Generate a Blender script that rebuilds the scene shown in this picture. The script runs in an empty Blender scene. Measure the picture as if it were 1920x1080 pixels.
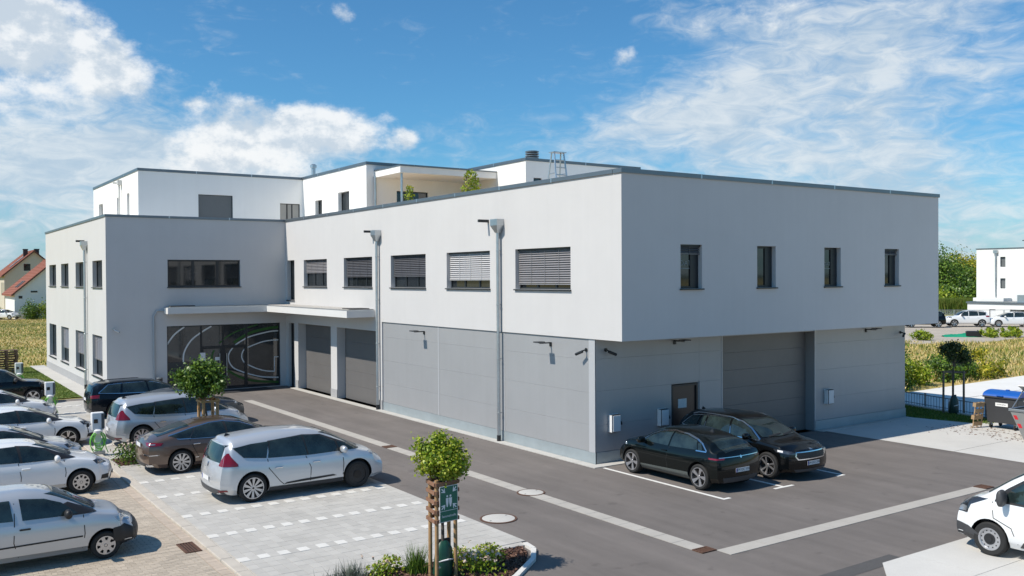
import bpy, bmesh, math, random
import numpy as np
from mathutils import Vector, Matrix
from mathutils.bvhtree import BVHTree

random.seed(7); rng = np.random.default_rng(7)
scene = bpy.context.scene
C = scene.collection

# ------------------------------------------------------------------ camera
cam_data = bpy.data.cameras.new('camera'); cam = bpy.data.objects.new('camera', cam_data); C.objects.link(cam)
YAW, PITCH, ROLL = 0.97038011, -0.01131788, -0.00565305
fw = Vector((math.cos(YAW)*math.cos(PITCH), math.sin(YAW)*math.cos(PITCH), math.sin(PITCH)))
rt0 = Vector((math.sin(YAW), -math.cos(YAW), 0)); up0 = rt0.cross(fw)
rt = math.cos(ROLL)*rt0 + math.sin(ROLL)*up0; up = -math.sin(ROLL)*rt0 + math.cos(ROLL)*up0
cam.matrix_world = Matrix(((rt.x, up.x, -fw.x, -17.93), (rt.y, up.y, -fw.y, -21.70), (rt.z, up.z, -fw.z, 5.75), (0, 0, 0, 1)))
cam_data.sensor_width = 36.0; cam_data.lens = 1717.925/1920*36.0
cam_data.clip_start = 0.1; cam_data.clip_end = 20000
scene.camera = cam

# ------------------------------------------------------------------ sky, clouds, sun
SUN_EL = math.radians(49.2)
light_dir = Vector((0.855, -0.128, -1.0)).normalized()
to_sun = -light_dir
sun_az = math.atan2(to_sun.x, to_sun.y)          # clockwise from +Y

world = bpy.data.worlds.new('World'); scene.world = world; world.use_nodes = True
wn, wl = world.node_tree.nodes, world.node_tree.links
wn.clear()
def _set(sock, v):
    if isinstance(v, bpy.types.NodeSocket): wl.new(v, sock)
    else: sock.default_value = v
def M(op, a, b=None, c=None, clamp=False):
    n = wn.new('ShaderNodeMath'); n.operation = op; n.use_clamp = clamp
    _set(n.inputs[0], a)
    if b is not None: _set(n.inputs[1], b)
    if c is not None: _set(n.inputs[2], c)
    return n.outputs[0]
def comb(x, y, z):
    n = wn.new('ShaderNodeCombineXYZ'); _set(n.inputs[0], x); _set(n.inputs[1], y); _set(n.inputs[2], z); return n.outputs[0]
def noise(vec, scale, detail=6, rough=.55, dist=0.0):
    n = wn.new('ShaderNodeTexNoise'); wl.new(vec, n.inputs['Vector'])
    n.inputs['Scale'].default_value = scale; n.inputs['Detail'].default_value = detail
    n.inputs['Roughness'].default_value = rough; n.inputs['Distortion'].default_value = dist
    return n.outputs['Fac']
def sstep(v, a, b):
    n = wn.new('ShaderNodeMapRange'); n.interpolation_type = 'SMOOTHSTEP'
    _set(n.inputs['Value'], v); _set(n.inputs['From Min'], a); _set(n.inputs['From Max'], b)
    n.inputs['To Min'].default_value = 0; n.inputs['To Max'].default_value = 1
    return n.outputs['Result']
sky = wn.new('ShaderNodeTexSky'); sky.sky_type = 'NISHITA'; sky.sun_disc = False
sky.sun_elevation = SUN_EL; sky.sun_rotation = sun_az
sky.altitude = 0; sky.air_density = 1.0; sky.dust_density = 0.5; sky.ozone_density = 3.0
tc = wn.new('ShaderNodeTexCoord'); sep = wn.new('ShaderNodeSeparateXYZ'); wl.new(tc.outputs['Generated'], sep.inputs[0])
dx, dy, dz = sep.outputs
F_ = M('ADD', M('MULTIPLY', dx, math.cos(YAW)), M('MULTIPLY', dy, math.sin(YAW)))
R_ = M('SUBTRACT', M('MULTIPLY', dx, math.sin(YAW)), M('MULTIPLY', dy, math.cos(YAW)))
AZ = M('MULTIPLY', M('ARCTAN2', R_, F_), 57.2958)      # degrees clockwise from a fixed compass bearing
EL = M('MULTIPLY', M('ARCSINE', dz), 57.2958)
def bank(a0, e0, sa, se, amp, rot=0.0):
    a = M('SUBTRACT', AZ, a0); e = M('SUBTRACT', EL, e0)
    if rot:
        c, s = math.cos(math.radians(rot)), math.sin(math.radians(rot))
        a, e = M('ADD', M('MULTIPLY', a, c), M('MULTIPLY', e, s)), M('SUBTRACT', M('MULTIPLY', e, c), M('MULTIPLY', a, s))
    a = M('DIVIDE', a, sa); e = M('DIVIDE', e, se)
    q = M('ADD', M('MULTIPLY', a, a), M('MULTIPLY', e, e))
    return M('MULTIPLY', M('POWER', 2.71828, M('MULTIPLY', q, -1.0)), amp)
def total(lst):
    t = lst[0]
    for x in lst[1:]: t = M('ADD', t, x)
    return t
# heaped clouds
vec = comb(AZ, M('MULTIPLY', EL, 1.35), 3.7)
n1 = noise(vec, 0.22, 9, .60); n2 = noise(vec, 0.75, 6, .55)
vec_up = comb(M('SUBTRACT', AZ, .5), M('MULTIPLY', M('ADD', EL, 0.75), 1.35), 3.7)
n1u = noise(vec_up, 0.22, 9, .60)
heap_m = total([bank(-29.8, 12.6, 7.2, 3.1, 1.1), bank(-23.4, 11.8, 2.2, 1.4, .42), bank(-27.5, 14.6, 3.0, 1.2, .30), bank(-14.8, 8.4, 7.0, 2.4, 1.05), bank(-11.4, 9.9, 3.6, 1.1, .25), bank(-20.2, 10.2, 1.6, .5, .30),
                bank(-10.3, 15.6, 1.3, 1.5, .68, 35), bank(-6.5, 8.5, .8, .7, .50), bank(2.3, 8.6, .9, 1.1, .56), bank(15.3, 14.9, 3.2, 2.2, .62), bank(11.4, 14.2, 1.6, 1.2, .40),
                bank(7.2, 13.3, 1.3, .8, .44, 30), bank(-.4, 10.4, 1.0, .4, .42, 20), bank(-20.0, 16.4, 1.6, .6, .42), bank(-18.4, 6.7, 2.2, .6, .35), bank(-15, 16.2, 1.4, .6, .34)])
d1 = M('ADD', heap_m, M('MULTIPLY', M('SUBTRACT', n1, .5), 1.75))
d1 = M('SUBTRACT', M('ADD', d1, M('MULTIPLY', M('SUBTRACT', n2, .5), .50)), .42)
heap = sstep(d1, -.04, 0.42)
# veils
vec2 = comb(AZ, M('MULTIPLY', EL, 2.1), M('MULTIPLY', AZ, 0.15))
v1 = noise(vec2, 0.10, 9, .62, .6)
veil_m = total([bank(22, 12.6, 10, 4.6, 1.0, -6), bank(11.0, 9.6, 7.5, 2.2, .98, 4), bank(17.5, 5.8, 15, 3.2, .85), bank(-27, 7.0, 9.5, 3.8, 1.15), bank(-16, 6.6, 9, 2.6, .75), bank(0, 0, 400, 4.6, .80)])
v2 = noise(comb(AZ, M('MULTIPLY', EL, 2.6), 9.0), 0.42, 8, .62, .8)
d2 = M('SUBTRACT', M('ADD', M('ADD', veil_m, M('MULTIPLY', M('SUBTRACT', v1, .5), 1.8)), M('MULTIPLY', M('SUBTRACT', v2, .5), 1.3)), .24)
veil = M('MULTIPLY', sstep(d2, -.15, 1.05), .88)
# light on the heaps: bright towards the sun, grey-blue in the folds and at the base
lit = sstep(M('ADD', M('SUBTRACT', n1, n1u), M('MULTIPLY', M('SUBTRACT', d1, .1), -.07)), -.085, .07)
def rgbmix(f, a, b):
    n = wn.new('ShaderNodeMix'); n.data_type = 'RGBA'; _set(n.inputs[0], f); _set(n.inputs[6], a); _set(n.inputs[7], b); return n.outputs[2]
SKYK = 1.0
heap_col = rgbmix(lit, (6.6, 7.5, 8.4, 1), (10.2, 10.4, 10.5, 1))
tint = wn.new('ShaderNodeMix'); tint.data_type = 'RGBA'; tint.blend_type = 'MULTIPLY'; tint.inputs[0].default_value = 1.0
wl.new(sky.outputs[0], tint.inputs[6]); tint.inputs[7].default_value = (.58, 1.12, 1.38, 1)
veil_col = rgbmix(sstep(M('ADD', M('MULTIPLY', v2, .6), M('MULTIPLY', n1, .4)), .36, .66), (5.3, 6.6, 7.9, 1), (8.3, 8.9, 9.3, 1))
col = rgbmix(veil, tint.outputs[2], veil_col)
col = rgbmix(M('MULTIPLY', heap, .92), col, heap_col)
bg = wn.new('ShaderNodeBackground'); bg.inputs['Strength'].default_value = 0.093; wl.new(col, bg.inputs['Color'])
wo = wn.new('ShaderNodeOutputWorld'); wl.new(bg.outputs[0], wo.inputs['Surface'])

sun_data = bpy.data.lights.new('sun', 'SUN'); sun_data.energy = 5.0; sun_data.angle = math.radians(0.53); sun_data.color = (1.0, 0.925, 0.81)
sun = bpy.data.objects.new('sun', sun_data); C.objects.link(sun)
sun.rotation_euler = light_dir.to_track_quat('-Z', 'Y').to_euler(); sun.location = (0, 0, 60)

scene.view_settings.view_transform = 'Standard'; scene.view_settings.look = 'None'
scene.view_settings.exposure = 0.0; scene.view_settings.gamma = 1.0; scene.view_settings.use_curve_mapping = False
scene.render.engine = 'CYCLES'
scene.cycles.use_denoising = True; scene.cycles.max_bounces = 6; scene.cycles.diffuse_bounces = 4; scene.cycles.glossy_bounces = 3
scene.cycles.transparent_max_bounces = 6; scene.cycles.caustics_reflective = False; scene.cycles.caustics_refractive = False

# ------------------------------------------------------------------ materials
MATS = {}
def mat(name, color, rough=.6, metal=0.0, var=.06, scale=3.0, bump=0.0, bscale=40.0, coat=0.0, spec=.5, speck=0.0, emit=None, space='Position', streak=0.0, streak_scale=(1.6, 1.6, .07), objvar=0.0, spots=0.0):
    if name in MATS: return MATS[name]
    m = bpy.data.materials.new(name); m.use_nodes = True; nt = m.node_tree; N, L = nt.nodes, nt.links
    b = N['Principled BSDF']; b.inputs['Roughness'].default_value = rough; b.inputs['Metallic'].default_value = metal
    b.inputs['Coat Weight'].default_value = coat; b.inputs['Coat Roughness'].default_value = .04; b.inputs['Specular IOR Level'].default_value = spec
    c = (*color, 1)
    if space == 'Position': co = N.new('ShaderNodeNewGeometry').outputs['Position']
    else: co = N.new('ShaderNodeTexCoord').outputs['Object']
    if var > 0:
        n = N.new('ShaderNodeTexNoise'); n.inputs['Scale'].default_value = scale; n.inputs['Detail'].default_value = 6; n.inputs['Roughness'].default_value = .65
        L.new(co, n.inputs['Vector'])
        mr = N.new('ShaderNodeMapRange'); mr.inputs['From Min'].default_value = .25; mr.inputs['From Max'].default_value = .75
        mr.inputs['To Min'].default_value = 1-var; mr.inputs['To Max'].default_value = 1+var; L.new(n.outputs['Fac'], mr.inputs['Value'])
        val = mr.outputs['Result']
        if speck > 0:
            n2 = N.new('ShaderNodeTexNoise'); n2.inputs['Scale'].default_value = 90; n2.inputs['Detail'].default_value = 2; L.new(co, n2.inputs['Vector'])
            mr2 = N.new('ShaderNodeMapRange'); mr2.inputs['From Min'].default_value = .3; mr2.inputs['From Max'].default_value = .7
            mr2.inputs['To Min'].default_value = 1-speck; mr2.inputs['To Max'].default_value = 1+speck; L.new(n2.outputs['Fac'], mr2.inputs['Value'])
            mm = N.new('ShaderNodeMath'); mm.operation = 'MULTIPLY'; L.new(val, mm.inputs[0]); L.new(mr2.outputs['Result'], mm.inputs[1]); val = mm.outputs[0]
        def times(v, w):
            q = N.new('ShaderNodeMath'); q.operation = 'MULTIPLY'; L.new(v, q.inputs[0]); L.new(w, q.inputs[1]); return q.outputs[0]
        if streak > 0:
            mp = N.new('ShaderNodeVectorMath'); mp.operation = 'MULTIPLY'; L.new(co, mp.inputs[0]); mp.inputs[1].default_value = streak_scale
            n3 = N.new('ShaderNodeTexNoise'); n3.inputs['Scale'].default_value = 2.0; n3.inputs['Detail'].default_value = 5; n3.inputs['Roughness'].default_value = .65; L.new(mp.outputs[0], n3.inputs['Vector'])
            m3 = N.new('ShaderNodeMapRange'); m3.inputs['From Min'].default_value = .3; m3.inputs['From Max'].default_value = .7; m3.inputs['To Min'].default_value = 1-streak; m3.inputs['To Max'].default_value = 1+streak*.5; L.new(n3.outputs['Fac'], m3.inputs['Value'])
            val = times(val, m3.outputs['Result'])
        if spots > 0:
            n5 = N.new('ShaderNodeTexNoise'); n5.inputs['Scale'].default_value = 1.7; n5.inputs['Detail'].default_value = 4; n5.inputs['Roughness'].default_value = .5; L.new(co, n5.inputs['Vector'])
            m5 = N.new('ShaderNodeMapRange'); m5.interpolation_type = 'SMOOTHSTEP'; m5.inputs['From Min'].default_value = .63; m5.inputs['From Max'].default_value = .72; m5.inputs['To Min'].default_value = 1; m5.inputs['To Max'].default_value = 1-spots; L.new(n5.outputs['Fac'], m5.inputs['Value']); val = times(val, m5.outputs['Result'])
        if objvar > 0:
            oi = N.new('ShaderNodeObjectInfo'); m4 = N.new('ShaderNodeMapRange'); m4.inputs['To Min'].default_value = 1-objvar; m4.inputs['To Max'].default_value = 1+objvar; L.new(oi.outputs['Random'], m4.inputs['Value']); val = times(val, m4.outputs['Result'])
        mx = N.new('ShaderNodeMix'); mx.data_type = 'RGBA'; mx.blend_type = 'MULTIPLY'; mx.inputs[0].default_value = 1
        mx.inputs[6].default_value = c; L.new(val, mx.inputs[7]); L.new(mx.outputs[2], b.inputs['Base Color'])
    else: b.inputs['Base Color'].default_value = c
    if bump > 0:
        nb = N.new('ShaderNodeTexNoise'); nb.inputs['Scale'].default_value = bscale; nb.inputs['Detail'].default_value = 4; L.new(co, nb.inputs['Vector'])
        bp = N.new('ShaderNodeBump'); bp.inputs['Strength'].default_value = bump; bp.inputs['Distance'].default_value = .02
        L.new(nb.outputs['Fac'], bp.inputs['Height']); L.new(bp.outputs['Normal'], b.inputs['Normal'])
    if emit: b.inputs['Emission Color'].default_value = (*emit[0], 1); b.inputs['Emission Strength'].default_value = emit[1]
    MATS[name] = m; return m

def ramp_mat(name, stops, rough=.9, scale=.15, detail=8, attr=None, transl=0.0, nrough=.6, fine=0.0):
    """colour from a ramp over noise in the ground plane, or over a per-leaf random attribute"""
    if name in MATS: return MATS[name]
    m = bpy.data.materials.new(name); m.use_nodes = True; nt = m.node_tree; N, L = nt.nodes, nt.links
    b = N['Principled BSDF']; b.inputs['Roughness'].default_value = rough
    cr = N.new('ShaderNodeValToRGB'); e = cr.color_ramp.elements
    while len(e) < len(stops): e.new(.5)
    for i, (p, c) in enumerate(stops): e[i].position = p; e[i].color = (*c, 1)
    geo = N.new('ShaderNodeNewGeometry').outputs['Position']
    n = N.new('ShaderNodeTexNoise'); n.inputs['Scale'].default_value = scale; n.inputs['Detail'].default_value = detail; n.inputs['Roughness'].default_value = nrough; L.new(geo, n.inputs['Vector'])
    val = n.outputs['Fac']
    if attr:
        a = N.new('ShaderNodeAttribute'); a.attribute_name = attr
        mm = N.new('ShaderNodeMath'); mm.operation = 'MULTIPLY_ADD'; L.new(val, mm.inputs[0]); mm.inputs[1].default_value = .5
        m2 = N.new('ShaderNodeMath'); m2.operation = 'MULTIPLY_ADD'; L.new(a.outputs['Fac'], m2.inputs[0]); m2.inputs[1].default_value = .5; m2.inputs[2].default_value = 0
        L.new(m2.outputs[0], mm.inputs[2]); val = mm.outputs[0]
    L.new(val, cr.inputs['Fac']); out = cr.outputs['Color']
    L.new(out, b.inputs['Base Color'])
    if transl > 0:
        t = N.new('ShaderNodeBsdfTranslucent'); L.new(out, t.inputs['Color']); mx = N.new('ShaderNodeMixShader'); mx.inputs[0].default_value = transl
        L.new(b.outputs[0], mx.inputs[1]); L.new(t.outputs[0], mx.inputs[2]); L.new(mx.outputs[0], N['Material Output'].inputs['Surface'])
    MATS[name] = m; return m

def cell_mat(name, color, cx, cy, var, rough=.85, stain=.10, tint=None):
    """stone-to-stone colour variation: white noise on the stone's grid cell in world space"""
    m = bpy.data.materials.new(name); m.use_nodes = True; nt = m.node_tree; N, L = nt.nodes, nt.links
    b = N['Principled BSDF']; b.inputs['Roughness'].default_value = rough
    geo = N.new('ShaderNodeNewGeometry').outputs['Position']
    dv = N.new('ShaderNodeVectorMath'); dv.operation = 'DIVIDE'; L.new(geo, dv.inputs[0]); dv.inputs[1].default_value = (cx, cy, 1e6)
    fl = N.new('ShaderNodeVectorMath'); fl.operation = 'FLOOR'; L.new(dv.outputs[0], fl.inputs[0])
    wnn = N.new('ShaderNodeTexWhiteNoise'); L.new(fl.outputs[0], wnn.inputs['Vector'])
    mr = N.new('ShaderNodeMapRange'); mr.inputs['To Min'].default_value = 1-var; mr.inputs['To Max'].default_value = 1+var; L.new(wnn.outputs['Value'], mr.inputs['Value'])
    n = N.new('ShaderNodeTexNoise'); n.inputs['Scale'].default_value = .8; n.inputs['Detail'].default_value = 9; n.inputs['Roughness'].default_value = .7; L.new(geo, n.inputs['Vector'])
    mr2 = N.new('ShaderNodeMapRange'); mr2.inputs['From Min'].default_value = .3; mr2.inputs['From Max'].default_value = .7; mr2.inputs['To Min'].default_value = 1-stain; mr2.inputs['To Max'].default_value = 1+stain; L.new(n.outputs['Fac'], mr2.inputs['Value'])
    mm = N.new('ShaderNodeMath'); mm.operation = 'MULTIPLY'; L.new(mr.outputs[0], mm.inputs[0]); L.new(mr2.outputs[0], mm.inputs[1])
    mx = N.new('ShaderNodeMix'); mx.data_type = 'RGBA'; mx.blend_type = 'MULTIPLY'; mx.inputs[0].default_value = 1
    mx.inputs[6].default_value = (*color, 1); L.new(mm.outputs[0], mx.inputs[7]); L.new(mx.outputs[2], b.inputs['Base Color'])
    MATS[name] = m; return m

plaster = mat('plaster_light_grey', (.575, .565, .56), .9, var=.03, scale=.5, bump=.10, bscale=90, streak=.016)
plaster_white = mat('plaster_white', (.88, .87, .845), .9, var=.02, scale=.5, bump=.10, bscale=90, streak=.02)
plinth_m = mat('plinth_grey', (.37, .37, .375), .9, var=.05, scale=2)
panel_m = mat('panel_grey', (.36, .365, .375), .42, metal=.15, var=.04, scale=.7, spec=.5, objvar=.010, streak=.03)
trim_m = mat('panel_trim', (.50, .51, .53), .4, metal=.2, var=.02)
door_m = mat('sectional_door', (.175, .168, .165), .45, metal=.2, var=.06, scale=1.2)
coping_m = mat('coping_metal', (.20, .225, .245), .38, metal=.7, var=.08, scale=1)
zinc_m = mat('zinc', (.50, .53, .55), .34, metal=.85, var=.12, scale=2.5)
anth = mat('anthracite_frame', (.016, .02, .024), .4, var=.05)
glass_m = mat('dark_glass', (.016, .020, .022), .04, var=.65, scale=1.1, spec=.8, bump=.03, bscale=1.5)
glass_door = mat('entrance_glass', (.036, .038, .039), .03, var=.5, scale=.8, spec=1.0, bump=.02, bscale=1.2)
slat_m = mat('blind_slat', (.34, .33, .345), .4, metal=.35, var=.05)
slat_d = mat('blind_slat_dark', (.15, .15, .165), .4, metal=.35, var=.05)
fascia_m = mat('fascia_render', (.66, .655, .64), .85, var=.03, scale=1)
gravel_m = mat('roof_gravel', (.42, .40, .37), .95, var=.2, scale=6, speck=.3)
roof_light = mat('roof_deck', (.72, .71, .68), .95, var=.15, scale=4, speck=.25)
conc_m = mat('concrete_pale', (.50, .485, .455), .9, var=.10, scale=1.4, speck=.08)
apron_m = mat('concrete_apron', (.56, .545, .515), .9, var=.09, scale=.5, speck=.07)
strip_m = mat('concrete_strip', (.42, .395, .36), .9, var=.10, scale=1.1, speck=.10)
asphalt_m = mat('asphalt', (.166, .147, .136), .92, var=.20, scale=.28, bump=.3, bscale=140, speck=.22, spots=.20, streak=.17, streak_scale=(.9, .07, 1))
patch_m = mat('asphalt_patch', (.085, .082, .082), .92, var=.12, scale=2, bump=.25, bscale=140, speck=.2)
paint_m = mat('road_paint', (.74, .73, .70), .8, var=.10, scale=9, speck=.1)
rust_m = mat('rusty_iron', (.13, .07, .048), .8, metal=.3, var=.3, scale=14)
marker_m = mat('marker_stone', (.65, .632, .595), .85, var=.09, scale=3, speck=.06)
paver_m = cell_mat('grey_paver', (.46, .443, .412), .215, .30, .065)
beige_m = cell_mat('beige_paver', (.44, .375, .30), .20, .10, .13, stain=.14)
beige_base = mat('beige_joint', (.30, .25, .20), .95, var=.2, scale=3)
grey_base = mat('grey_joint', (.36, .355, .34), .95, var=.15, scale=3)
kerb_m = mat('kerb_concrete', (.50, .455, .395), .9, var=.13, scale=2.2, speck=.08)
black_pl = mat('black_plastic', (.017, .017, .019), .5, var=0)
grey_pl = mat('grey_plastic', (.055, .056, .06), .55, var=0)
white_pl = mat('white_plastic', (.78, .78, .78), .4, var=.02)
tyre_m = mat('tyre_rubber', (.018, .018, .018), .8, var=.1, scale=20)
alloy_m = mat('alloy_silver', (.56, .56, .58), .28, metal=.8, var=0)
alloy_dark = mat('alloy_black', (.018, .018, .02), .3, metal=.4, var=0)
chrome_m = mat('chrome', (.75, .75, .77), .12, metal=1.0, var=0)
car_glass = mat('car_glass', (.017, .027, .027), .03, var=.85, scale=2.4, spec=.75, space='Object')
lamp_red = mat('lamp_red', (.20, .004, .014), .12, var=0, coat=.6)
lamp_clear = mat('lamp_clear', (.42, .44, .46), .10, metal=.55, var=0, coat=.8)
lamp_dark = mat('lamp_dark', (.05, .055, .065), .08, metal=.4, var=0, coat=1)
plate_m = mat('number_plate', (.72, .72, .72), .5, var=0)
plate_blue = mat('plate_blue', (.01, .05, .32), .5, var=0)
ink_m = mat('black_ink', (.01, .01, .01), .7, var=0)
wood_m = mat('stake_wood', (.37, .225, .105), .8, var=.25, scale=7)
wood_old = mat('stake_wood_grey', (.16, .125, .095), .85, var=.25, scale=7)
bark_m = mat('bark', (.10, .085, .07), .9, var=.3, scale=12)
pallet_m = mat('pallet_wood', (.40, .27, .15), .85, var=.25, scale=6)
pallet_old = mat('pallet_wood_old', (.17, .11, .075), .85, var=.3, scale=6)
green_cable = mat('green_cable', (.20, .58, .09), .45, var=0)
green_sign = mat('sign_green', (.008, .14, .085), .45, var=.03)
white_paint = mat('white_paint', (.80, .80, .80), .5, var=0)
tarp_green = mat('tarp_green', (.012, .27, .15), .5, var=.15, scale=4)
bag_green = mat('bag_green', (.012, .07, .045), .45, var=.2, scale=5)
bin_m = mat('bin_dark', (.045, .047, .052), .5, var=.04)
lid_blue = mat('lid_blue', (.012, .10, .42), .38, var=.05)
skip_m = mat('skip_grey', (.24, .245, .24), .5, metal=.2, var=.10, scale=2)
sign_red = mat('sign_red', (.50, .02, .03), .5, var=0)
tile_m = mat('roof_tiles', (.27, .095, .06), .85, var=.2, scale=1.5, speck=.1)
beige_wall = mat('wall_beige', (.60, .54, .44), .9, var=.03)
white_wall = mat('wall_white', (.80, .80, .78), .9, var=.02)
mulch_m = ramp_mat('mulch_bark', [(.0, (.035, .017, .012)), (.5, (.13, .065, .045)), (1, (.28, .18, .13))], scale=4, attr='rnd')
leaf_bright = ramp_mat('leaf_bright', [(.20, (.06, .13, .008)), (.45, (.24, .35, .02)), (.70, (.46, .50, .05)), (.88, (.46, .33, .12))], rough=.45, scale=3, attr='rnd', transl=.30)
leaf_mid = ramp_mat('leaf_mid', [(.22, (.028, .075, .010)), (.48, (.085, .17, .018)), (.72, (.19, .29, .035))], rough=.45, scale=3, attr='rnd', transl=.25)
leaf_dark = ramp_mat('leaf_dark', [(.22, (.016, .035, .010)), (.5, (.04, .075, .016)), (.8, (.09, .12, .035)), (.92, (.14, .07, .03))], rough=.5, scale=2, attr='rnd', transl=.22)
leaf_yellow = ramp_mat('leaf_yellow', [(.2, (.10, .15, .012)), (.45, (.30, .32, .02)), (.7, (.55, .46, .04))], rough=.5, scale=.4, attr='rnd', transl=.25)
leaf_grey = ramp_mat('leaf_grey', [(.2, (.06, .09, .06)), (.5, (.15, .18, .13)), (.8, (.27, .27, .27))], rough=.6, scale=3, attr='rnd', transl=.2)
petal_m = ramp_mat('petals', [(.2, (.55, .40, .33)), (.6, (.72, .60, .50)), (1, (.8, .76, .68))], rough=.6, scale=5, attr='rnd', transl=.2)
field_m = ramp_mat('field_ground', [(.34, (.12, .17, .03)), (.46, (.30, .27, .07)), (.56, (.46, .35, .13)), (.70, (.50, .39, .18))], scale=.05, detail=10)
lawn_m = ramp_mat('lawn_ground', [(.30, (.06, .11, .018)), (.55, (.12, .17, .03)), (.75, (.24, .22, .07))], scale=.7, detail=10)
grass_dry = ramp_mat('grass_dry', [(.34, (.13, .20, .025)), (.45, (.36, .33, .08)), (.53, (.66, .49, .18)), (.66, (.74, .59, .30))], scale=.09, detail=4, attr='rnd', transl=.2)
grass_green = ramp_mat('grass_green', [(.25, (.05, .11, .012)), (.5, (.12, .20, .025)), (.8, (.28, .27, .07))], scale=.3, detail=4, attr='rnd', transl=.2)
gravel_road = mat('gravel_road', (.42, .37, .31), .95, var=.15, scale=.5, speck=.15)
white_slab = mat('white_slab', (.72, .715, .69), .9, var=.06, scale=.6)

# ------------------------------------------------------------------ mesh helpers
class MB:
    def __init__(s): s.v = []; s.f = []; s.mi = []
    def poly(s, pts, mi=0):
        b = len(s.v); s.v += [tuple(p) for p in pts]; s.f.append(tuple(range(b, b+len(pts)))); s.mi.append(mi)
    def box(s, x0, x1, y0, y1, z0, z1, mi=0, M=None):
        p = [(x0,y0,z0),(x1,y0,z0),(x1,y1,z0),(x0,y1,z0),(x0,y0,z1),(x1,y0,z1),(x1,y1,z1),(x0,y1,z1)]
        if M is not None: p = [tuple(M @ Vector(q)) for q in p]
        b = len(s.v); s.v += p
        for f in ((3,2,1,0),(4,5,6,7),(0,1,5,4),(1,2,6,5),(2,3,7,6),(3,0,4,7)): s.f.append(tuple(b+i for i in f)); s.mi.append(mi)
    def prism(s, pts, z0, z1, mi=0, map=None):
        n = len(pts); b = len(s.v); mp = map or (lambda x, y, z: (x, y, z))
        s.v += [mp(x, y, z0) for x, y in pts] + [mp(x, y, z1) for x, y in pts]
        s.f.append(tuple(b+i for i in range(n-1, -1, -1))); s.f.append(tuple(b+n+i for i in range(n))); s.mi += [mi, mi]
        for i in range(n):
            j = (i+1) % n; s.f.append((b+i, b+j, b+n+j, b+n+i)); s.mi.append(mi)
    def tube(s, pts, r, n=8, mi=0, caps=True, radii=None):
        pts = [Vector(p) for p in pts]; b = len(s.v); prev = None
        for k, p in enumerate(pts):
            t = (pts[min(k+1, len(pts)-1)]-pts[max(k-1, 0)]).normalized()
            a = prev if prev is not None else (Vector((0, 0, 1)) if abs(t.z) < .9 else Vector((1, 0, 0)))
            x = (a - t*a.dot(t)).normalized(); y = t.cross(x); prev = x
            rr = radii[k] if radii else r
            for i in range(n):
                q = p + rr*(math.cos(2*math.pi*i/n)*x + math.sin(2*math.pi*i/n)*y); s.v.append(tuple(q))
        for k in range(len(pts)-1):
            for i in range(n):
                j = (i+1) % n; s.f.append((b+k*n+i, b+k*n+j, b+(k+1)*n+j, b+(k+1)*n+i)); s.mi.append(mi)
        if caps:
            s.f.append(tuple(b+i for i in range(n-1, -1, -1))); s.f.append(tuple(b+(len(pts)-1)*n+i for i in range(n))); s.mi += [mi, mi]
    def lathe(s, prof, n=24, mi=0, axis='z', origin=(0, 0, 0), caps=True):
        b = len(s.v); o = origin
        if not caps: prof = list(prof)+[prof[0]]
        for r, h in prof:
            for i in range(n):
                a = 2*math.pi*i/n; c, q = r*math.cos(a), r*math.sin(a)
                p = {'z': (c, q, h), 'y': (c, h, q), 'x': (h, c, q)}[axis]
                s.v.append((p[0]+o[0], p[1]+o[1], p[2]+o[2]))
        for k in range(len(prof)-1):
            for i in range(n):
                j = (i+1) % n; s.f.append((b+k*n+i, b+k*n+j, b+(k+1)*n+j, b+(k+1)*n+i)); s.mi.append(mi)
        if caps: s.f.append(tuple(b+i for i in range(n-1, -1, -1))); s.f.append(tuple(b+(len(prof)-1)*n+i for i in range(n))); s.mi += [mi, mi]
    def mesh(s, name, mats, smooth=None, bevel=0.0):
        me = bpy.data.meshes.new(name); me.from_pydata(s.v, [], s.f)
        mats = mats if isinstance(mats, (list, tuple)) else [mats]
        for m in mats: me.materials.append(m)
        me.polygons.foreach_set('material_index', s.mi)
        bm = bmesh.new(); bm.from_mesh(me)
        bmesh.ops.recalc_face_normals(bm, faces=bm.faces)
        if bevel > 0:
            bmesh.ops.remove_doubles(bm, verts=bm.verts, dist=1e-5)
            ed = [e for e in bm.edges if len(e.link_faces) == 2 and e.calc_face_angle(0) > .6]
            bmesh.ops.bevel(bm, geom=ed, offset=bevel, segments=2, profile=.5, affect='EDGES', clamp_overlap=True)
        bm.to_mesh(me); bm.free()
        if smooth is not None:
            me.shade_smooth(); me.set_sharp_from_angle(angle=math.radians(smooth))
        me.update(); return me
    def build(s, name, mats, parent=None, smooth=None, bevel=0.0, loc=None):
        o = bpy.data.objects.new(name, s.mesh(name, mats, smooth, bevel)); C.objects.link(o)
        if parent: o.parent = parent
        if loc: o.location = loc
        return o
def tag(o, label=None, cat=None, group=None, kind=None):
    if label: o['label'] = label
    if cat: o['category'] = cat
    if group: o['group'] = group
    if kind: o['kind'] = kind
    return o
def thing(name, label, cat, loc=(0, 0, 0), rz=0.0, group=None, scale=1.0):
    o = bpy.data.objects.new(name, None); C.objects.link(o); o.location = loc; o.rotation_euler = (0, 0, rz); o.scale = (scale,)*3
    o.empty_display_size = .3
    return tag(o, label, cat, group)
def inst(name, me, parent=None, loc=(0, 0, 0), rot=(0, 0, 0), sc=(1, 1, 1)):
    o = bpy.data.objects.new(name, me); C.objects.link(o); o.parent = parent; o.location = loc; o.rotation_euler = rot; o.scale = sc; return o
def copy_tree(o, parent=None):
    c = o.copy(); C.objects.link(c); c.parent = parent
    for ch in list(o.children): copy_tree(ch, c)
    return c
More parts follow.
